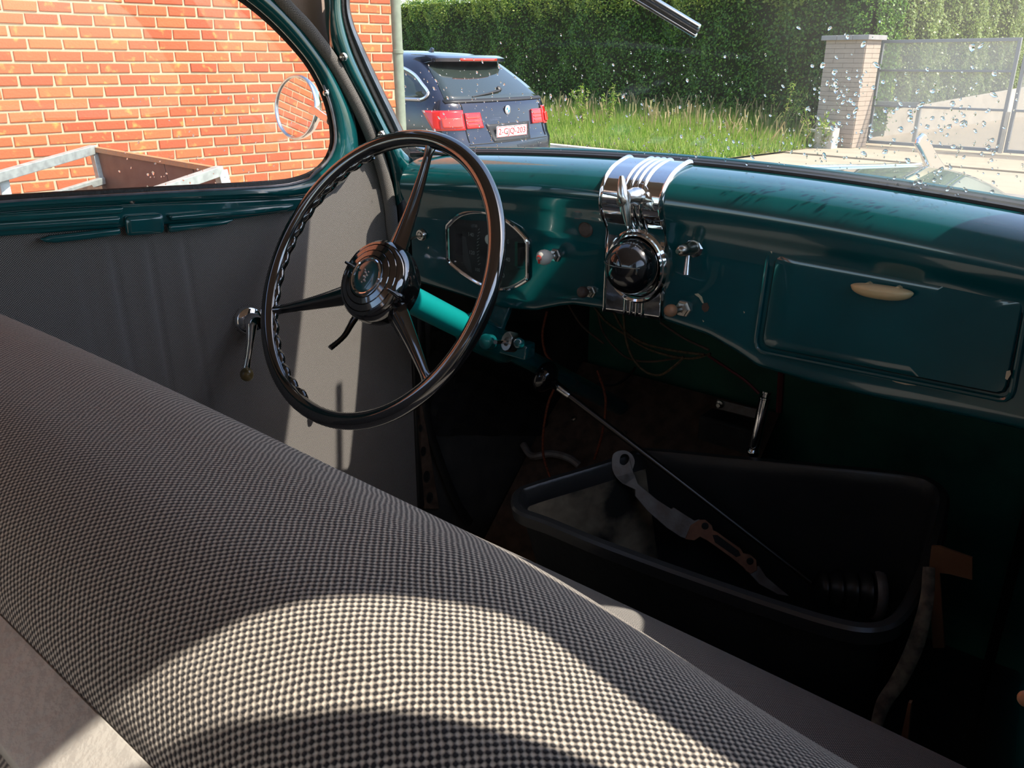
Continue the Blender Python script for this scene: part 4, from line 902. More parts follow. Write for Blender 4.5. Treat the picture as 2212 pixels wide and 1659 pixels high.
for (px, py) in ((927, 318), (582, 673), (917, 812)):
    e = wp(px, py); d = unit(e-WC); e = WC+d*(RR-.004); s0 = HB_+unit(e-HB_)*.040-WNm*.020; side_ = np.cross(WNm, d)
    G = []
    for t in np.linspace(0, 1, 22):
        c = s0*(1-t)+e*t-WNm*.004*math.sin(math.pi*t); w1 = .0125*(1-t)**1.5+.0065+.006*max(0, (t-.86)/.14)**2; h1 = .0065*(1-t)+.0045+.003*max(0, (t-.86)/.14)**2
        row = []
        for a in np.linspace(0, 2*math.pi, 16, endpoint=False):
            ca, sa = math.cos(a), math.sin(a); k = math.copysign(abs(ca)**.8, ca); l = math.copysign(abs(sa)**.9, sa)
            row.append(c+side_*w1*k*(1 if l < .2 else .62)+WNm*h1*l)
        G.append(row)
    m = MB(); m.grid(np.array(G), closed=True); m.build('spoke', M['lacquer'], wheel, ang=60)
for (a, b), (c_, d_) in (((772, 581), (746, 566)), ((862, 641), (836, 624))):
    p = wp(a, b, .006); q = wp(c_, d_, .026); m = MB(); m.tube([p-WNm*.006, p, p*.8+q*.2, q*.5+p*.5, q], [.0048, .0052, .0035, .0025, .0018], 10); m.build('peg', M['black_gloss'], hub)
p = wp(765, 690, -.05); q = wp(713, 752, -.03)
m = MB(); m.tube(smooth([wp(790, 655, -.05), p, wp(742, 727, -.042), q], 24), [.012, .0095, .0075, .0065, .0072], 10, flat=.6); m.build('horn_lever', M['black_gloss'], wheel)
# column
ax = -WNm
col = thing('steering_column', 'teal steering column tube, upper part coloured as sunlit, running down behind the wheel', 'steering column', WC+ax*.4)
m = MB(); m.tube([HB_+ax*.05, HB_+ax*.232], .0205, 24); m.build('upper_tube', M['column'], col)
m = MB(); m.tube([HB_+ax*.232, HB_+ax*.80], .0185, 20); m.build('lower_tube', M['paint'], col)
cb = HB_+ax*.30; m = MB(); m.tube([HB_+ax*.228, HB_+ax*.245, HB_+ax*.33, HB_+ax*.345], [.026, .030, .030, .026], 20); br_ = m.build('clamp', M['paint'], col)
up_ = A(cb[0]+.01, 1.01, 1.025); m = MB(); m.bar(cb+A(0, 0, .01), up_, .035, .012, (0, 1, 0)); m.bar(cb+A(.0, 0, 0), cb+A(.075, .01, -.005), .03, .026); m.build('bracket', M['paint'], col, bevel=.004)
p = pdep(1096, 738, 1.245); m = MB(); m.lathe(p, (.1, -.9, .3), [(.013, -.02), (.013, .0), (.0115, .003), (.006, .003), (.006, -.004)], 20, sx=.8, sy=1.2); k = m.build('lock_plate', M['chrome_worn'], col)
m = MB(); m.tube([p, pdep(1070, 739, 1.215)], [.0025, .0025, .004, .0035], 8); m.build('lock_lever', M['chrome'], k)
m = MB(); m.ball(pdep(1121, 742, 1.25), .009); m.lathe(pdep(1052, 738, 1.25), (.1, -.9, .3), [(.012, -.01), (.012, .004), (.009, .005)], 18); o = m.build('clamp_bolt', M['paint'], col); o['kind'] = 'stuff'

# ---- left door
door = thing('car_door', 'driver door with dark teal window frame, streamlined moulding and grey pleated cloth', 'car door', dr(500, 900))
win = smooth([(-330, 462), (0, 431), (300, 413), (560, 399), (640, 389), (688, 366), (714, 330), (719, 285), (704, 215), (672, 148), (628, 92), (574, 38), (515, -8), (430, -60), (300, -110), (0, -150), (-330, -165)], 160)
out = smooth([(-330, 500), (0, 462), (300, 444), (560, 432), (655, 427), (735, 400), (770, 350), (775, 300), (760, 232), (728, 160), (686, 95), (640, 35), (590, -15), (500, -90), (350, -160), (0, -210), (-330, -225)], 160)
N_ = 150; wi, ou = resample(win, N_), resample(out, N_); G = []
for t, of in ((0, -.028), (.0, -.006), (.10, .006), (.3, .013), (.55, .016), (.8, .012), (.95, .004), (1, -.012)):
    q = wi*(1-t)+ou*t; G.append([dr(a, b, of) for a, b in q])
m = MB(); m.grid(G); m.build('window_frame', M['paint'], door, ang=60)
m = MB(); m.tube([dr(a, b, -.008) for a, b in wi], .0055, 8); m.build('window_seal', M['black_sat'], door)
m = MB(); m.tube([dr(a+(5 if a > 600 else 0), b+(6 if b > 380 else -3), .010) for a, b in wi[:78]], .0022, 6); m.build('chrome_fillet', M['band'], door)
wn = thing('side_window', 'rain-spotted driver door window pane', 'window', dr(300, 430, -.03))
m = MB(); m.prism([dr(a, b, -.024) for a, b in wi[::3]], -DN*.004); m.build('glass_pane', M['glass_side'], wn, smooth=False)
for i in range(75):
    x_ = rd_.triangular(180, 720, 520); y_ = rd_.triangular(120, 412, 395)
    if i < 22: x_ = rd_.uniform(250, 480); y_ = rd_.uniform(340, 410)
    yb = np.interp(x_, [0, 300, 560, 640, 690, 715], [431, 413, 399, 389, 366, 330])-5; yt = np.interp(x_, [515, 574, 628, 672, 704, 716], [0, 40, 95, 150, 218, 290])
    if y_ > yb: y_ = yb-rd_.uniform(0, 8)
    if x_ > 510 and y_ < yt+8: continue
    drop(dr(x_, y_, -.028), -DN, rd_.choice([.0007, .0010, .0013, .0017]), wn)
# waist rail, moulding
def dprism(pts, off, th, nm, mt=M['paint'], par=door, bevel=.004, sm=True):
    m = MB(); m.prism([dr(a, b, off) for a, b in pts], -DN*th); return m.build(nm, mt, par, smooth=sm, bevel=bevel, seg=3)
dprism([(-330, 498), (0, 458), (300, 440), (560, 430), (690, 424), (668, 444), (640, 456), (515, 474), (160, 500), (0, 512), (-330, 548)], .004, .016, 'waist_plate')
dprism([(-330, 494), (0, 464), (270, 447), (264, 462), (0, 481), (-330, 515)], .010, .008, 'rib', bevel=.003)
dprism([(-330, 519), (0, 486), (262, 469), (260, 484), (0, 500), (-330, 540)], .010, .008, 'rib', bevel=.003)
dprism([(86, 517), (110, 510), (262, 493), (262, 508), (200, 517), (120, 526), (98, 524)], .012, .012, 'rib', bevel=.004)
dprism([(272, 468), (356, 462), (358, 506), (276, 512)], .016, .014, 'centre_tile', bevel=.006)
dprism([(364, 464), (560, 447), (640, 442), (622, 456), (560, 464), (370, 478)], .013, .010, 'rib', bevel=.004)
dprism([(364, 486), (480, 476), (510, 474), (490, 486), (440, 494), (366, 504)], .013, .012, 'rib', bevel=.004)
# cloth panel with pleats
uu = np.linspace(-.75, .30, 210); zz = np.linspace(1.18, .36, 90); G = []; UVs = []
seam = []
for (a, b), (c_, d_) in (((243, 525), (291, 790)), ((322, 515), (372, 830)), ((399, 508), (456, 870)), ((170, 530), (200, 700))):
    P1, P2 = dr(a, b), dr(c_, d_); seam.append(((P1-DP0)@DU, P1[2], (P2-DP0)@DU, P2[2]))
P1, P2 = dr(886, 560), dr(905, 1080); er = (P1-DP0)@DU, P1[2], (P2-DP0)@DU, P2[2]
for z in zz:
    ue = er[0]+(er[2]-er[0])*(z-er[1])/(er[3]-er[1]); row = []; ur = []
    for u in uu:
        u_ = -.75+(u+.75)*(ue+.75)/1.05; d = 0
        for i, (ua, za, ub, zb_) in enumerate(seam):
            us = ua+(ub-ua)*(z-za)/(zb_-za); w_ = .5+.5*math.tanh((1.16-z)/.03); k = (.0030 if i < 3 else .0010)*w_
            d -= k*math.exp(-((u_-us)/.0035)**2); d += k*.8*math.exp(-((u_-us+.012)/.010)**2)
        row.append(DP0+DU*u_+ZZ*(z-1)+DN*(d-.006)); ur.append((u_, z))
    G.append(row); UVs.append(ur)
m = MB(); m.grid(G, uv=UVs); m.build('cloth_panel', M['cloth_fine'], door, ang=180)
dprism([(886, 500), (897, 560), (918, 1095), (905, 1095), (884, 560), (878, 500)], .0, .02, 'edge_seal', M['black_sat'], bevel=.003)
# crank
cp0 = dr(540, 692, .0); m = MB(); m.lathe(cp0-DN*.006, DN, [(.024, 0), (.023, .005), (.020, .010), (.014, .013), (.013, .026), (.0105, .030), (0, .031)], 30); ck = m.build('window_crank', M['chrome'], door); ck['label'] = 'chrome window crank with an olive knob'
p = dr(543, 700, .026); q = dr(531, 800, .030); m = MB(); m.tube(smooth([p, p*.6+q*.4+DN*.003, q], 18), [.010, .008, .006, .0055, .0075], 12, flat=.8); m.build('arm', M['chrome'], ck)
m = MB(); m.lathe(q, DN*.75+A(0, -.3, 0), [(.004, 0), (.005, .006), (.0085, .010), (.0105, .018), (.0095, .026), (.006, .030), (0, .031)], 18); m.build('crank_knob', M['olive'], ck)
m = MB(); m.lathe(dr(680, 886, 0), DN, [(.007, -.004), (.007, .006), (.004, .012), (0, .013)], 12); m.build('panel_button', M['black_gloss'], door)
for (a, b, o_) in ((705, 201, .013), (285, 433, .012), (618, 409, .010)):
    m = MB(); m.lathe(dr(a, b, o_), DN, [(.0048, -.003), (.0048, .0008), (.003, .0022), (0, .0025)], 14); m.build('screw', M['chrome_worn'], door)
# cloth welt along the door opening
root = thing('door_welt', 'grey cloth-covered piping between door frame and windshield pillar', 'piping', dr(830, 460))
pts = smooth([dr(a, b, o_) for a, b, o_ in ((575, -40, .01), (620, 15, .01), (665, 62, .01), (720, 135, .01), (765, 215, .01), (800, 290, .005), (826, 365, .0), (842, 440, .0), (850, 510, .0), (868, 580, -.01))], 90)
m = MB(); m.tube(pts, .0105, 14, uvs=True); m.build('piping', M['cloth_fine'], root)
m = MB(); m.tube([p+DU*.020-DN*.004 for p in pts[40:]], .007, 8); m.build('door_seal', M['black_sat'], root)
# pillar in teal, headliner corner, seal, dusty frame band
pil = thing('windshield_pillar', 'narrow sunlit teal pillar at the left edge of the windshield', 'pillar', dr(850, 400))
Lp = resample(smooth([(694, -60), (700, 0), (704, 60), (716, 108), (742, 172), (790, 250), (822, 312), (836, 350), (846, 400), (852, 450)], 60), 50)
Rp = resample(smooth([(741, -60), (737, 0), (742, 50), (762, 118), (795, 190), (830, 262), (846, 292), (874, 330), (900, 355), (905, 400)], 60), 50)
G = []
for t, of in ((0, -.016), (0.02, .0), (.2, .012), (.45, .022), (.7, .026), (.9, .024), (1, .016), (1, .0)):
    G.append([dr(*(Lp[i]*(1-t)+Rp[i]*t), of) for i in range(50)])
m = MB(); m.grid(G); m.build('pillar_skin', M['paint'], pil, ang=60)
for (a, b) in ((742, 123), (824, 291)):
    m = MB(); p = dr(a, b, .024); m.lathe(p, DN-DU*.3, [(.0062, -.003), (.0062, .001), (.004, .003), (0, .0034)], 18); k = m.build('screw', M['chrome_worn'], pil)
    m = MB(); m.bar(p+DN*.0036-ZZ*.004+DU*.002, p+DN*.0036+ZZ*.004-DU*.002, .0012, .0012, DN); m.build('slot', M['black_sat'], k, smooth=False)
S1 = resample(smooth([(742, -60), (738, 0), (743, 50), (764, 118), (797, 190), (832, 262), (848, 294)], 60), 44)
S2 = resample(smooth([(750, -60), (744, 0), (750, 50), (772, 112), (808, 190), (843, 262), (858, 296)], 60), 44)
S3 = resample(smooth([(764, -60), (752, 0), (760, 50), (784, 108), (822, 190), (858, 262), (876, 300)], 60), 44)
m = MB(); m.grid([[dr(*q, .012) for q in S1], [dr(*q, .004) for q in S2]]); m.build('seal', M['black_sat'], pil, solid=.003)
m = MB(); m.grid([[dr(*q, .006) for q in S2], [dr(*q, .009) for q in (S2+S3)/2], [dr(*q, .004) for q in S3]]); m.build('frame_band', M['band'], pil, solid=.003)
m = MB(); m.tube([dr(*q, .0) for q in S3], .003, 6); m.build('outer_seal', M['rust'], pil)
m = MB(); m.prism([dr(a, b, -.02) for a, b in ((560, -60), (640, 30), (690, 90), (716, 108), (740, 172), (850, 420), (720, 400), (640, -20))][:4]+[dr(716, 60, -.02), dr(708, -60, -.02)], -DN*.006); m.build('corner_lining', M['headliner'], pil, smooth=False)
# chrome handle glint at the pillar foot
m = MB(); m.tube(smooth([wsb(-1.05)+A(-.005, -.012, .020), wsb(-1.03)+A(0, -.02, .012), wsb(-.99)+A(0, -.012, .004), wsb(-.94)+A(0, -.006, .003)], 20), [.006, .010, .007, .003], 10, flat=.5); m.build('corner_trim', M['chrome'], pil)
# kick area left of the pedals
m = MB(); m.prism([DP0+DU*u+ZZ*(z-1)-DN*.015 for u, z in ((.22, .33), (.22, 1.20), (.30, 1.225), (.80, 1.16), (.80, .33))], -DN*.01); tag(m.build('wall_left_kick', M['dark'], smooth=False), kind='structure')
kg = [[(640, 432), (690, 408), (730, 375), (770, 335), (800, 340), (830, 345), (870, 345), (905, 340)], [(660, 620), (720, 620), (760, 620), (800, 620), (830, 620), (860, 620), (880, 620), (893, 620)]]
G = [[dr(*(A(*p)*(1-t)+A(*q)*t), -.0105) for p, q in zip(*kg)] for t in np.linspace(0, 1, 6)]
m = MB(); m.grid(G, uv=[[((p-DP0)@DU, p[2]) for p in r] for r in G]); m.build('cloth_corner', M['cloth_fine'], door, ang=180)
m = MB(); m.prism([dr(a, b, -.018) for a, b in ((740, 430), (760, 330), (750, 230), (705, 150), (690, 105), (716, 112), (740, 150), (800, 200), (860, 300), (905, 345), (900, 400))], -DN*.004); m.build('jamb', M['black_sat'], door, smooth=False)
root = thing('door_post', 'rusty brown perforated door post beside the cloth panel edge', 'post', dr(925, 1085))
m = MB(); m.prism([dr(a, b, .0) for a, b in ((896, 860), (912, 870), (925, 940), (936, 1010), (950, 1100), (918, 1100), (905, 980))], -DN*.008); m.build('post', M['rust'], root, bevel=.002)
for a, b, r in ((908, 925, .006), (914, 975, .008), (921, 1030, .010), (928, 1075, .010), (903, 900, .003)):
    m = MB(); m.lathe(dr(a, b, .0), DN, [(r, -.001), (r, .0012), (r*.75, .0014), (r*.7, .0003)], 14, sx=.8, sy=1.3); m.build('hole', M['black_sat'], root)
root = thing('body_seal', 'black rubber seal strip hanging down beside the rusty post', 'seal', dr(1000, 1100))
m = MB(); m.tube(smooth([dr(905, 640, -.005), dr(920, 880, -.005), dr(945, 980, -.005), (dr(985, 1080, 0)), dr(1015, 1130, 0)], 30), .010, 10, flat=.5); m.build('seal', M['black_sat'], root)

# ---- bench seat
seat = thing('front_bench_seat', 'front bench seat in coarse grey basket-weave cloth, its back across the foreground', 'bench seat', (-.56, .3, .4))
def strip_lo(): return pax(0, 1592, 2, 1.132)[1]
sec = smooth([(.079, 1.166), (.083, 1.183), (.100, 1.201), (.132, 1.2125), (.165, 1.2115), (.20, 1.2045), (.235, 1.1835), (.263, 1.150), (.283, 1.09), (.298, .98), (.305, .85), (.305, .70)], 90)
dl = np.r_[0, np.cumsum(np.linalg.norm(np.diff(sec, axis=0), axis=1))]
xs = np.linspace(-1.10, .005, 74); G = []; UVs = []
for x in xs:
    k = (x+.50)/.60; e = max(0, abs(k)-.93)/.07
    q_ = min(1, max(0, (x+.21)/.18)); b = -.010*abs(k)**4-.05*e*e+.0015*math.sin(9*x)-.020*q_*q_*(3-2*q_)
    G.append([A(x, y+(.15-y)*.2*e*e, z+b) for y, z in sec]); UVs.append([(x, d) for d in dl])
m = MB(); m.grid(G, uv=UVs); m.build('backrest', M['cloth'], seat, ang=180)
m = MB(); zt, zl = 1.168, 1.158; ylo = pax(0, 1592, 2, zl)[1]
G = [[A(x, .0830, zt-.008), A(x, .0815, zt+.0005), A(x, .079, zt+.0018), A(x, ylo+.003, zl+.0015), A(x, ylo, zl-.001), A(x, ylo+.001, zl-.012)] for x in np.linspace(-1.08, -.0, 20)]
m.grid(G); o = m.build('rear_trim_strip', M['striptrim'], seat, solid=.002, ang=30); o['label'] = 'flat pale metal trim strip'
G = []; UVs = []
for x in np.linspace(-1.08, .0, 20): G.append([A(x, ylo+.004, zl-.004), A(x, ylo+.006, zl-.06), A(x, ylo+.03, .6)]); UVs.append([(x, 0), (x, .06), (x, .5)])
m = MB(); m.grid(G, uv=UVs); m.build('rear_cover', M['cloth'], seat)
sec = smooth([(.30, .70), (.36, .735), (.5, .757), (.65, .762), (.72, .756), (.765, .735), (.785, .70), (.79, .62), (.785, .45)], 60)
dl = np.r_[0, np.cumsum(np.linalg.norm(np.diff(sec, axis=0), axis=1))]; G = []; UVs = []
for x in np.linspace(-1.07, -.03, 54):
    k = (x+.535)/.535; e = max(0, abs(k)-.9)/.1; G.append([A(x, y, z-.03*e*e-.006*k*k) for y, z in sec]); UVs.append([(x, d) for d in dl])
m = MB(); m.grid(G, uv=UVs); m.build('cushion', M['cloth_fine'], seat, ang=180)
m = MB(); m.box((-.58, .55, .42), (.92, .42, .12)); m.build('seat_base', M['black_sat'], seat, smooth=False)

# ---- crate
CN = unit(A(-.06, -.15, 1)); CP0 = A(-.75, .90, .72)
def cr(px, py, dz=0): return ppl(px, py, CP0+CN*dz, CN)
co = smooth([(1104, 1086), (1112, 1058), (1150, 1040), (1290, 998), (1375, 970), (1420, 967), (1560, 980), (1760, 998), (1960, 1018), (2028, 1040), (2050, 1075), (2036, 1150), (2010, 1232), (1972, 1312), (1935, 1348), (1880, 1360), (1810, 1350), (1700, 1318), (1500, 1250), (1300, 1177), (1180, 1128), (1120, 1106)], 176, True)
O1 = np.array([cr(a, b) for a, b in co]); cc = O1.mean(0); n_ = len(O1)
tg = np.roll(O1, -2, 0)-np.roll(O1, 2, 0); nr = np.cross(tg, CN); nr /= np.linalg.norm(nr, axis=1)[:, None]
if ((O1-cc)*nr).sum(1).mean() < 0: nr = -nr
crt = thing('plastic_crate', 'open black plastic crate of old car parts in front of the bench', 'crate', cc-ZZ*.34)
D_ = .30; base = cc+(O1-cc)*.86-CN*D_
rows = [base-nr*.0+CN*.0, (O1-nr*.016)-CN*.03, O1-nr*.014-CN*.026, O1-CN*.024, O1+nr*.001-CN*.004, O1-nr*.003, O1-nr*.012, O1-nr*.0155-CN*.004, O1-nr*.020-CN*.03, cc+(O1-cc)*.845-CN*(D_-.004)]
m = MB(); m.grid(np.array(rows), closed=True); N0 = len(rows[0]); m.add(list(rows[-1]), [tuple(range(N0))]); m.add(list(rows[0]), [tuple(range(N0))]); cb_ = m.build('shell', M['black_plastic'], crt, ang=35)
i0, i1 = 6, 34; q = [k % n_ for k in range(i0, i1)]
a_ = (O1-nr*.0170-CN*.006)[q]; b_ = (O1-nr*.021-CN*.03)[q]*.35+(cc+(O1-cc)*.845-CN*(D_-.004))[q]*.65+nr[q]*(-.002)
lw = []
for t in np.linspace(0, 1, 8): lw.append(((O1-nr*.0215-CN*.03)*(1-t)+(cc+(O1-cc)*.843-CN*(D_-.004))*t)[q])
m = MB(); m.grid(np.array(lw[:6])); o = m.build('dusty_sunlit_wall', M['dust'], crt); o['label'] = 'dusty inner end wall with painted sunlit patches'
# rim slots on the right end
for t in (.52, .80):
    k = int(n_*(.405+t*.18)) % n_; p = O1[k]+nr[k]*.0005-CN*.012; m = MB(); m.bar(p-unit(tg[k])*.018, p+unit(tg[k])*.018, .006, .014, CN); m.build('rim_slot', M['black_sat'], crt, smooth=False, bevel=.002)
# steel bracket lying across the crate
s_ = cr(1350, 990)+ZZ*.02; e_ = pax(1690, 1275, 2, .56); d = unit(e_-s_); tc_ = unit(CAM-s_); bn = unit(tc_-d*(tc_@d))
def bk(px, py, off=0): return ppl(px, py, s_+bn*off, bn)
root = thing('steel_bracket', 'grey and rusty flat steel pedal arm with an eye, lying across the crate', 'bracket', bk(1500, 1170)-ZZ*.02)
eye = smooth([(1322, 1000), (1326, 980), (1345, 973), (1362, 979), (1371, 996), (1366, 1018), (1370, 1030), (1350, 1045), (1335, 1035), (1325, 1020)], 40, True); ehole = smooth([(1339, 1000), (1341, 985), (1351, 980), (1359, 987), (1357, 998), (1348, 1005)], 40, True)
def plate(nm, outer, hole, mt, off=0, th=.005):
    a = np.array([bk(*q, off) for q in outer]); b = np.array([bk(*q, off) for q in hole]); b = resample(np.vstack([b, b[:1]]), len(a)+1)[:-1]
    k = np.argmin(((b-a[0])**2).sum(1)); b = np.roll(b, -k, 0); m = MB(); m.grid(np.array([a-bn*th, a, b, b-bn*th, a-bn*th]), closed=True); return m.build(nm, mt, root, ang=30)
plate('eye', eye, ehole, M['steel'])
m = MB(); m.prism([bk(a, b) for a, b in ((1330, 1030), (1368, 1018), (1378, 1045), (1420, 1080), (1450, 1100), (1455, 1096), (1500, 1125), (1512, 1122), (1498, 1140), (1490, 1150), (1492, 1168), (1470, 1160), (1440, 1140), (1400, 1105), (1372, 1072), (1372, 1058), (1345, 1045))], -bn*.005); m.build('arm', M['steel'], root, bevel=.001)
lug = [(1492, 1135), (1510, 1124), (1525, 1124), (1538, 1135), (1541, 1146), (1550, 1150), (1575, 1168), (1600, 1185), (1606, 1196), (1622, 1199), (1634, 1210), (1636, 1232), (1622, 1240), (1612, 1234), (1606, 1226), (1580, 1205), (1548, 1182), (1528, 1168), (1512, 1160), (1500, 1168), (1480, 1165)]
m = MB(); m.prism([bk(a, b, .002) for a, b in lug], -bn*.008); m.build('lug', M['rustlight'], root, bevel=.001)
m = MB(); m.prism([bk(a, b, .0035) for a, b in ((1540, 1156), (1550, 1156), (1596, 1190), (1600, 1200), (1590, 1203), (1545, 1172))], -bn*.0015); m.build('slot', M['black_sat'], root)
for a, b in ((1523, 1136), (1620, 1212)): m = MB(); m.lathe(bk(a, b, .002), bn, [(.0058, 0), (.0058, .0015), (.004, .0018), (.004, .0005)], 14); m.build('bolt_hole', M['black_sat'], root)
m = MB(); m.prism([bk(a, b, -.004) for a, b in ((1612, 1232), (1640, 1222), (1655, 1246), (1705, 1288), (1680, 1284), (1640, 1262))], -bn*.005); m.build('foot', M['steel'], root, bevel=.001)
# long rod with a black knob
pr0 = cr(1392, 992)+CN*.012; pb = pax(1752, 1258, 2, .60); dd_ = pb-pr0
tk = 0
for t in np.linspace(0, -1.5, 400):
    if proj(pr0+dd_*t)[0] < 1196: tk = t; break
pk = pr0+dd_*tk; rt_ = thing('long_rod', 'long thin steel rod with a black ball knob, standing out of the crate', 'rod', pb)
m = MB(); m.tube([pk, pb], [.0052, .0055, .0055, .0055], 10); m.build('shaft', M['rodsteel'], rt_)
m = MB(); u_ = unit(pk-pb); m.lathe(pk, u_, [(.007, -.012), (.009, -.004), (.014, 0), (.025, .006), (.029, .016), (.027, .026), (.018, .034), (0, .037)], 26); m.build('knob', M['black_gloss'], rt_)
m = MB(); m.lathe(pk, u_, [(.0068, -.035), (.0075, -.03), (.0075, -.012)], 12); m.build('collar', M['chrome_worn'], rt_)
# rubber bellows
pa, pb_ = pax(1758, 1268, 2, .575), pax(1912, 1282, 2, .575); axb = unit(pb_-pa); Lb = np.linalg.norm(pb_-pa); prof = [(.012, 0)]
for k in range(4): h = Lb*(.05+.2*k); r = .029+.003*k; prof += [(r-.005, h), (r, h+Lb*.05), (r+.001, h+Lb*.10), (r-.005, h+Lb*.15)]
prof += [(.040, Lb*.80), (.043, Lb*.84), (.043, Lb*.90), (.038, Lb*.94), (.012, Lb*.95)]
root = thing('rubber_bellows', 'black ribbed rubber bellows lying at the right end of the crate', 'bellows', (pa+pb_)/2-ZZ*.03)
m = MB(); m.lathe((pa), axb, prof, 32); m.build('bellows', M['tar'], root, ang=50)
m = MB(); m.lathe(pa+axb*Lb*.80, axb, [(.0415, 0), (.0442, .004), (.0442, .012), (.041, .016)], 32); m.build('collar', M['steel'], root)

# ---- footwell
root = thing('toe_board', 'rusty brown sloping toe board in the driver footwell', 'board', (-.85, 1.3, .4))
m = MB(); m.prism([A(-1.04, 1.10, .37), A(-.55, 1.10, .37), A(-.55, 1.47, .74), A(-1.04, 1.47, .74)], A(0, -.01, -.012)); m.build('board', M['rust'], root, smooth=False)
tbn = unit(A(0, -.37, .37)); 
def tb(px, py, off=.002): return ppl(px, py, A(-.8, 1.10, .37)+tbn*off, tbn)
m = MB(); m.prism([tb(a, b) for a, b in ((965, 985), (1045, 950), (1060, 985), (1058, 1015), (1010, 1060), (975, 1040))], -tbn*.004); m.build('cover_plate', M['rust'], root, bevel=.001)
m = MB(); m.tube(smooth([tb(1130, 960, .03), tb(1150, 985, .03), (tb(1190, 980, .03)), tb(1230, 990, .03), tb(1250, 1005, .02)], 20), .008, 8); m.build('pedal_link', M['steel'], root)
for a, b in ((1100, 908), (1105, 935), (1240, 905), (1348, 938)): m = MB(); m.lathe(tb(a, b), tbn, [(.006, 0), (.006, .004), (.003, .005)], 6); m.build('bolt', M['nickel'], root, smooth=False)
root = thing('tar_mat', 'crumpled black tar sheet hanging above the driver footwell', 'sheet', (-1.0, 1.35, .8))
G = []
for i in range(26):
    G.append([dr(930+250*i/25, 700+ (240)*j/17, -.008)+DN*(.003*math.sin(i*1.3+j*.9)+.003*math.sin(j*2.1-i*.7)+.002*random.random()) for j in range(18)])
m = MB(); m.grid(G); m.build('sheet', M['tar'], root, ang=25)
def wire(name, label, mt, pts, Y, r, grp='cloth-covered wires hanging under the dashboard'):
    P = smooth([pax(a, b, 1, Y if np.isscalar(Y) else Y[min(i, len(Y)-1)]) for i, (a, b) in enumerate(pts)], 40); m = MB(); m.tube(P, r, 6); return tag(m.build(name, mt), label, 'wire', grp)
wire('electric_wire', 'orange cloth wire hanging down past the black rod knob', M['wireorange'], [(1182, 672), (1172, 720), (1178, 762), (1197, 790), (1200, 830), (1184, 872), (1174, 930), (1174, 985), (1190, 1035)], 1.22, .0026)
wire('electric_wire', 'orange cloth wire hanging down just left of the crate back corner', M['wireorange'], [(1290, 800), (1306, 848), (1308, 885), (1300, 940), (1284, 992)], 1.26, .0026)
def w2(q): return [(850+a/2.949, 330+b/2.949) for a, b in q]
wire('electric_wire', 'upper tan wire of the loops sagging below the centre plate', M['wirebrown'], w2([(1265, 960), (1350, 1070), (1480, 1160), (1600, 1240), (1750, 1290), (1900, 1310), (2020, 1280)]), 1.16, .0022)
wire('electric_wire', 'tan wire starting under the left edge of the centre plate', M['wirebrown'], w2([(1400, 1010), (1470, 1130), (1600, 1215), (1800, 1262), (1980, 1285)]), 1.15, .0022)
wire('electric_wire', 'tan wire hanging lowest in a deep loop', M['wirebrown'], w2([(1465, 1030), (1480, 1180), (1520, 1300), (1600, 1390), (1700, 1415), (1800, 1350), (1850, 1300)]), 1.14, .0022)
wire('electric_wire', 'faint brown wire looping behind the tan ones', M['rust'], w2([(1300, 1000), (1330, 1130), (1400, 1230), (1500, 1310), (1650, 1330), (1850, 1300)]), 1.2, .002)
wire('electric_wire', 'short brown wire left of the tan loops', M['rust'], w2([(1110, 960), (1200, 1100), (1340, 1215)]), 1.18, .002)
wire('electric_wire', 'brown wire running right from below the centre plate', M['rust'], w2([(1700, 1080), (1850, 1180), (2010, 1255)]), 1.14, .002)
wire('electric_wire', 'dark red wire running down towards the handbrake', M['wirered'], [(1530, 768), (1575, 798), (1610, 822), (1640, 850)], 1.2, .0024)
wire('electric_wire', 'thick dark red cable hanging right of the handbrake', M['wirered'], [(1690, 760), (1687, 820), (1683, 890)], 1.36, .006)
wire('electric_wire', 'black wire curving across the green bulkhead', M['wireblack'], w2([(1300, 1470), (1400, 1480), (1480, 1440), (1540, 1370)]), 1.4, .003)
# handbrake
pt_, pb2 = pax(1656, 846, 1, 1.22), pax(1624, 985, 1, 1.20); root = thing('handbrake', 'bright chrome handbrake grip standing behind the crate', 'handbrake', pb2-ZZ*.25)
uh = unit(pt_-pb2); Lh = np.linalg.norm(pt_-pb2)
m = MB(); m.lathe(pb2, uh, [(.008, 0), (.0105, .003), (.0105, .010), (.008, .014), (.0092, .02), (.0092, Lh*.88), (.0105, Lh*.89), (.0105, Lh*.91), (.006, Lh*.92), (.006, Lh*.96), (.008, Lh*.97), (.008, Lh), (0, Lh)], 20); m.build('grip', M['chrome'], root)
m = MB(); m.tube([pb2, pb2-ZZ*.25-uh*.05], .006, 8); m.build('lever', M['steel'], root)
bx = pax(1585, 930, 1, 1.44); root = thing('relay_box', 'dark box with a metal clamp fixed to the bulkhead behind the handbrake', 'box', bx-ZZ*.06)
m = MB(); m.box(bx+A(0, 0, -.03), (.12, .08, .12)); m.build('box', M['dark'], root, bevel=.006)
p1, p2 = pax(1548, 872, 1, 1.40), pax(1642, 896, 1, 1.40); m = MB(); m.bar(p1, p2, .02, .004, (0, -1, 0)); m.build('clamp', M['steel'], root, bevel=.002)
m = MB(); m.lathe(pax(1556, 873, 1, 1.397), (0, -1, 0), [(.008, 0), (.008, .004), (.004, .005), (.004, .010), (0, .010)], 12); m.build('bolt', M['chrome_worn'], root)
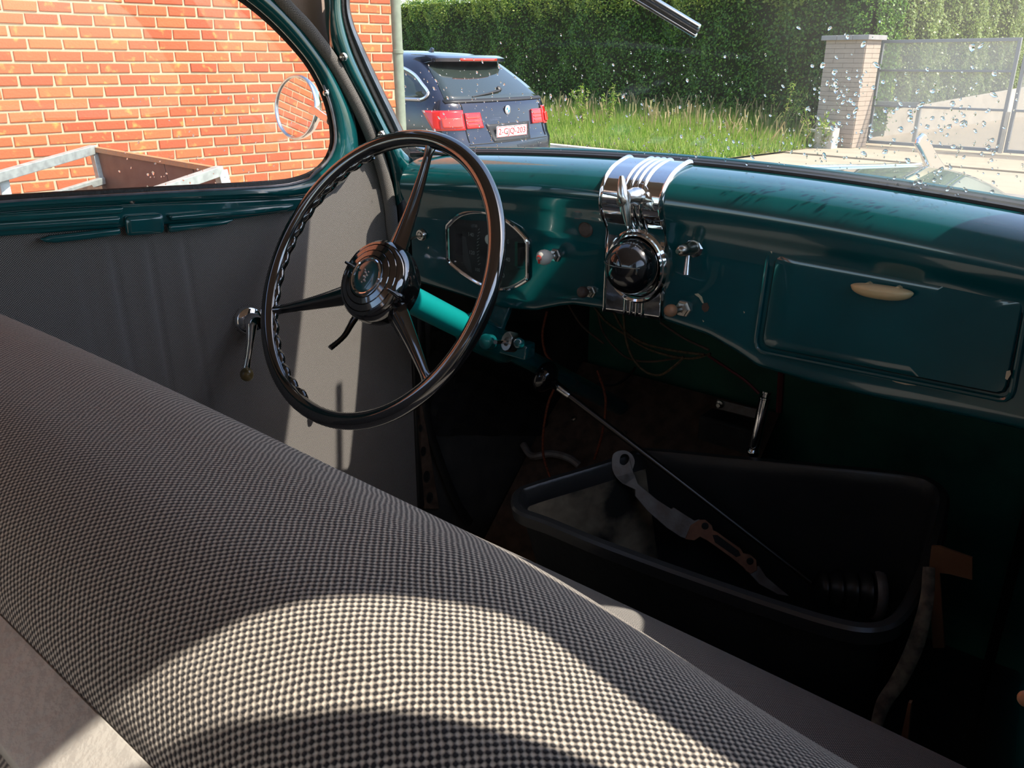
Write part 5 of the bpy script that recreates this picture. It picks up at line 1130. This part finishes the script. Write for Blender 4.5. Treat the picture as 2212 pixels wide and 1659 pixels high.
# bits at the right
X_ = .98
root = thing('cardboard_piece', 'brown cardboard piece standing right of the crate', 'cardboard', pax(2060, 1330, 1, X_))
m = MB(); m.prism([pax(a, b, 1, X_) for a, b in ((2012, 1180), (2030, 1181), (2100, 1206), (2100, 1253), (2050, 1240), (2030, 1238), (2040, 1400), (2015, 1400), (2005, 1240))], A(0, .004, 0)); m.build('sheet', M['card'], root, smooth=False)
root = thing('webbing_strap', 'dusty twisted webbing strap hanging beside the crate end', 'strap', pax(1890, 1575, 1, .86))
for dx in (0, 7):
    P = smooth([pax(a+dx, b, 1, y) for a, b, y in ((2003, 1225, .97), (1998, 1300, .95), (1975, 1390, .93), (1938, 1470, .91), (1905, 1520, .89), (1885, 1585, .87))], 30); m = MB(); m.tube(P, [.005, .006, .008, .008, .007, .004], 8, flat=.35); m.build('strand', M['strap'], root)
root = thing('wooden_slat', 'brown wooden slat end standing at the seat corner', 'slat', pax(1940, 1690, 1, .8))
m = MB(); m.prism([pax(a, b, 1, .82) for a, b in ((1962, 1518), (1968, 1520), (1952, 1690), (1925, 1690))], A(0, .006, 0)); m.build('slat', M['card'], root, smooth=False)
p = pax(2217, 1510, 1, .55); root = thing('amber_knob', 'small amber knob cut off at the right edge', 'knob', p)
m = MB(); m.ball(p, .0055); m.build('knob', M['wood2'], root); m = MB(); m.tube([p, p+A(.03, 0, -.003)], .002, 6); m.build('stem', M['nickel'], root)

# ---- wing mirror outside the driver window
mc = pdep(640, 232, 1.70); mn = unit(A(math.sin(R_(176)), math.cos(R_(176)), .16)); root = thing('wing_mirror', 'round chrome wing mirror reflecting the brick wall', 'mirror', mc-ZZ*.06)
mu_, mv_, _x = frame(mn); m = MB(); m.prism([mc+.0615*(mu_*math.cos(a)+mv_*math.sin(a)) for a in np.linspace(0, 2*math.pi, 48, endpoint=False)], mn*.001); m.build('mirror_glass', M['mirror'], root, smooth=False)
m = MB(); m.lathe(mc, mn, [(.020, -.035), (.045, -.028), (.060, -.014), (.0645, -.002), (.0645, .003), (.0618, .004), (.0612, .0), (.055, -.004)], 48); m.build('housing', M['chrome'], root)
m = MB(); m.tube([mc+mn*.002+.0615*(mu_*math.cos(a)+mv_*math.sin(a)) for a in np.linspace(0, 2*math.pi, 60, endpoint=False)], .0032, 8, closed=True); m.build('rim', M['chrome_worn'], root)
m = MB(); m.tube([mc-mn*.03, pdep(682, 240, 1.66), dr(716, 262, -.05)], [.010, .008, .008], 10); m.build('arm', M['chrome'], root)
# ---- wiper hanging in from the top
root = thing('windshield_wiper', 'chrome-backed wiper blade reaching down from the top of the windshield', 'wiper', wshit(1500, 60, .02))
a_, b_ = wshit(1330, -40, .018), wshit(1508, 68, .018); u_ = unit(b_-a_); s2 = np.cross(WN, u_)
for k, (o_, mt_) in enumerate(((-.0062, 'chrome'), (.0, 'black_sat'), (.0062, 'chrome'))):
    m = MB(); m.bar(a_+s2*o_, b_+s2*o_, .0050, .006 if k != 1 else .009, WN); m.build(('channel', 'rubber', 'channel')[k], M[mt_], root, bevel=.0012)
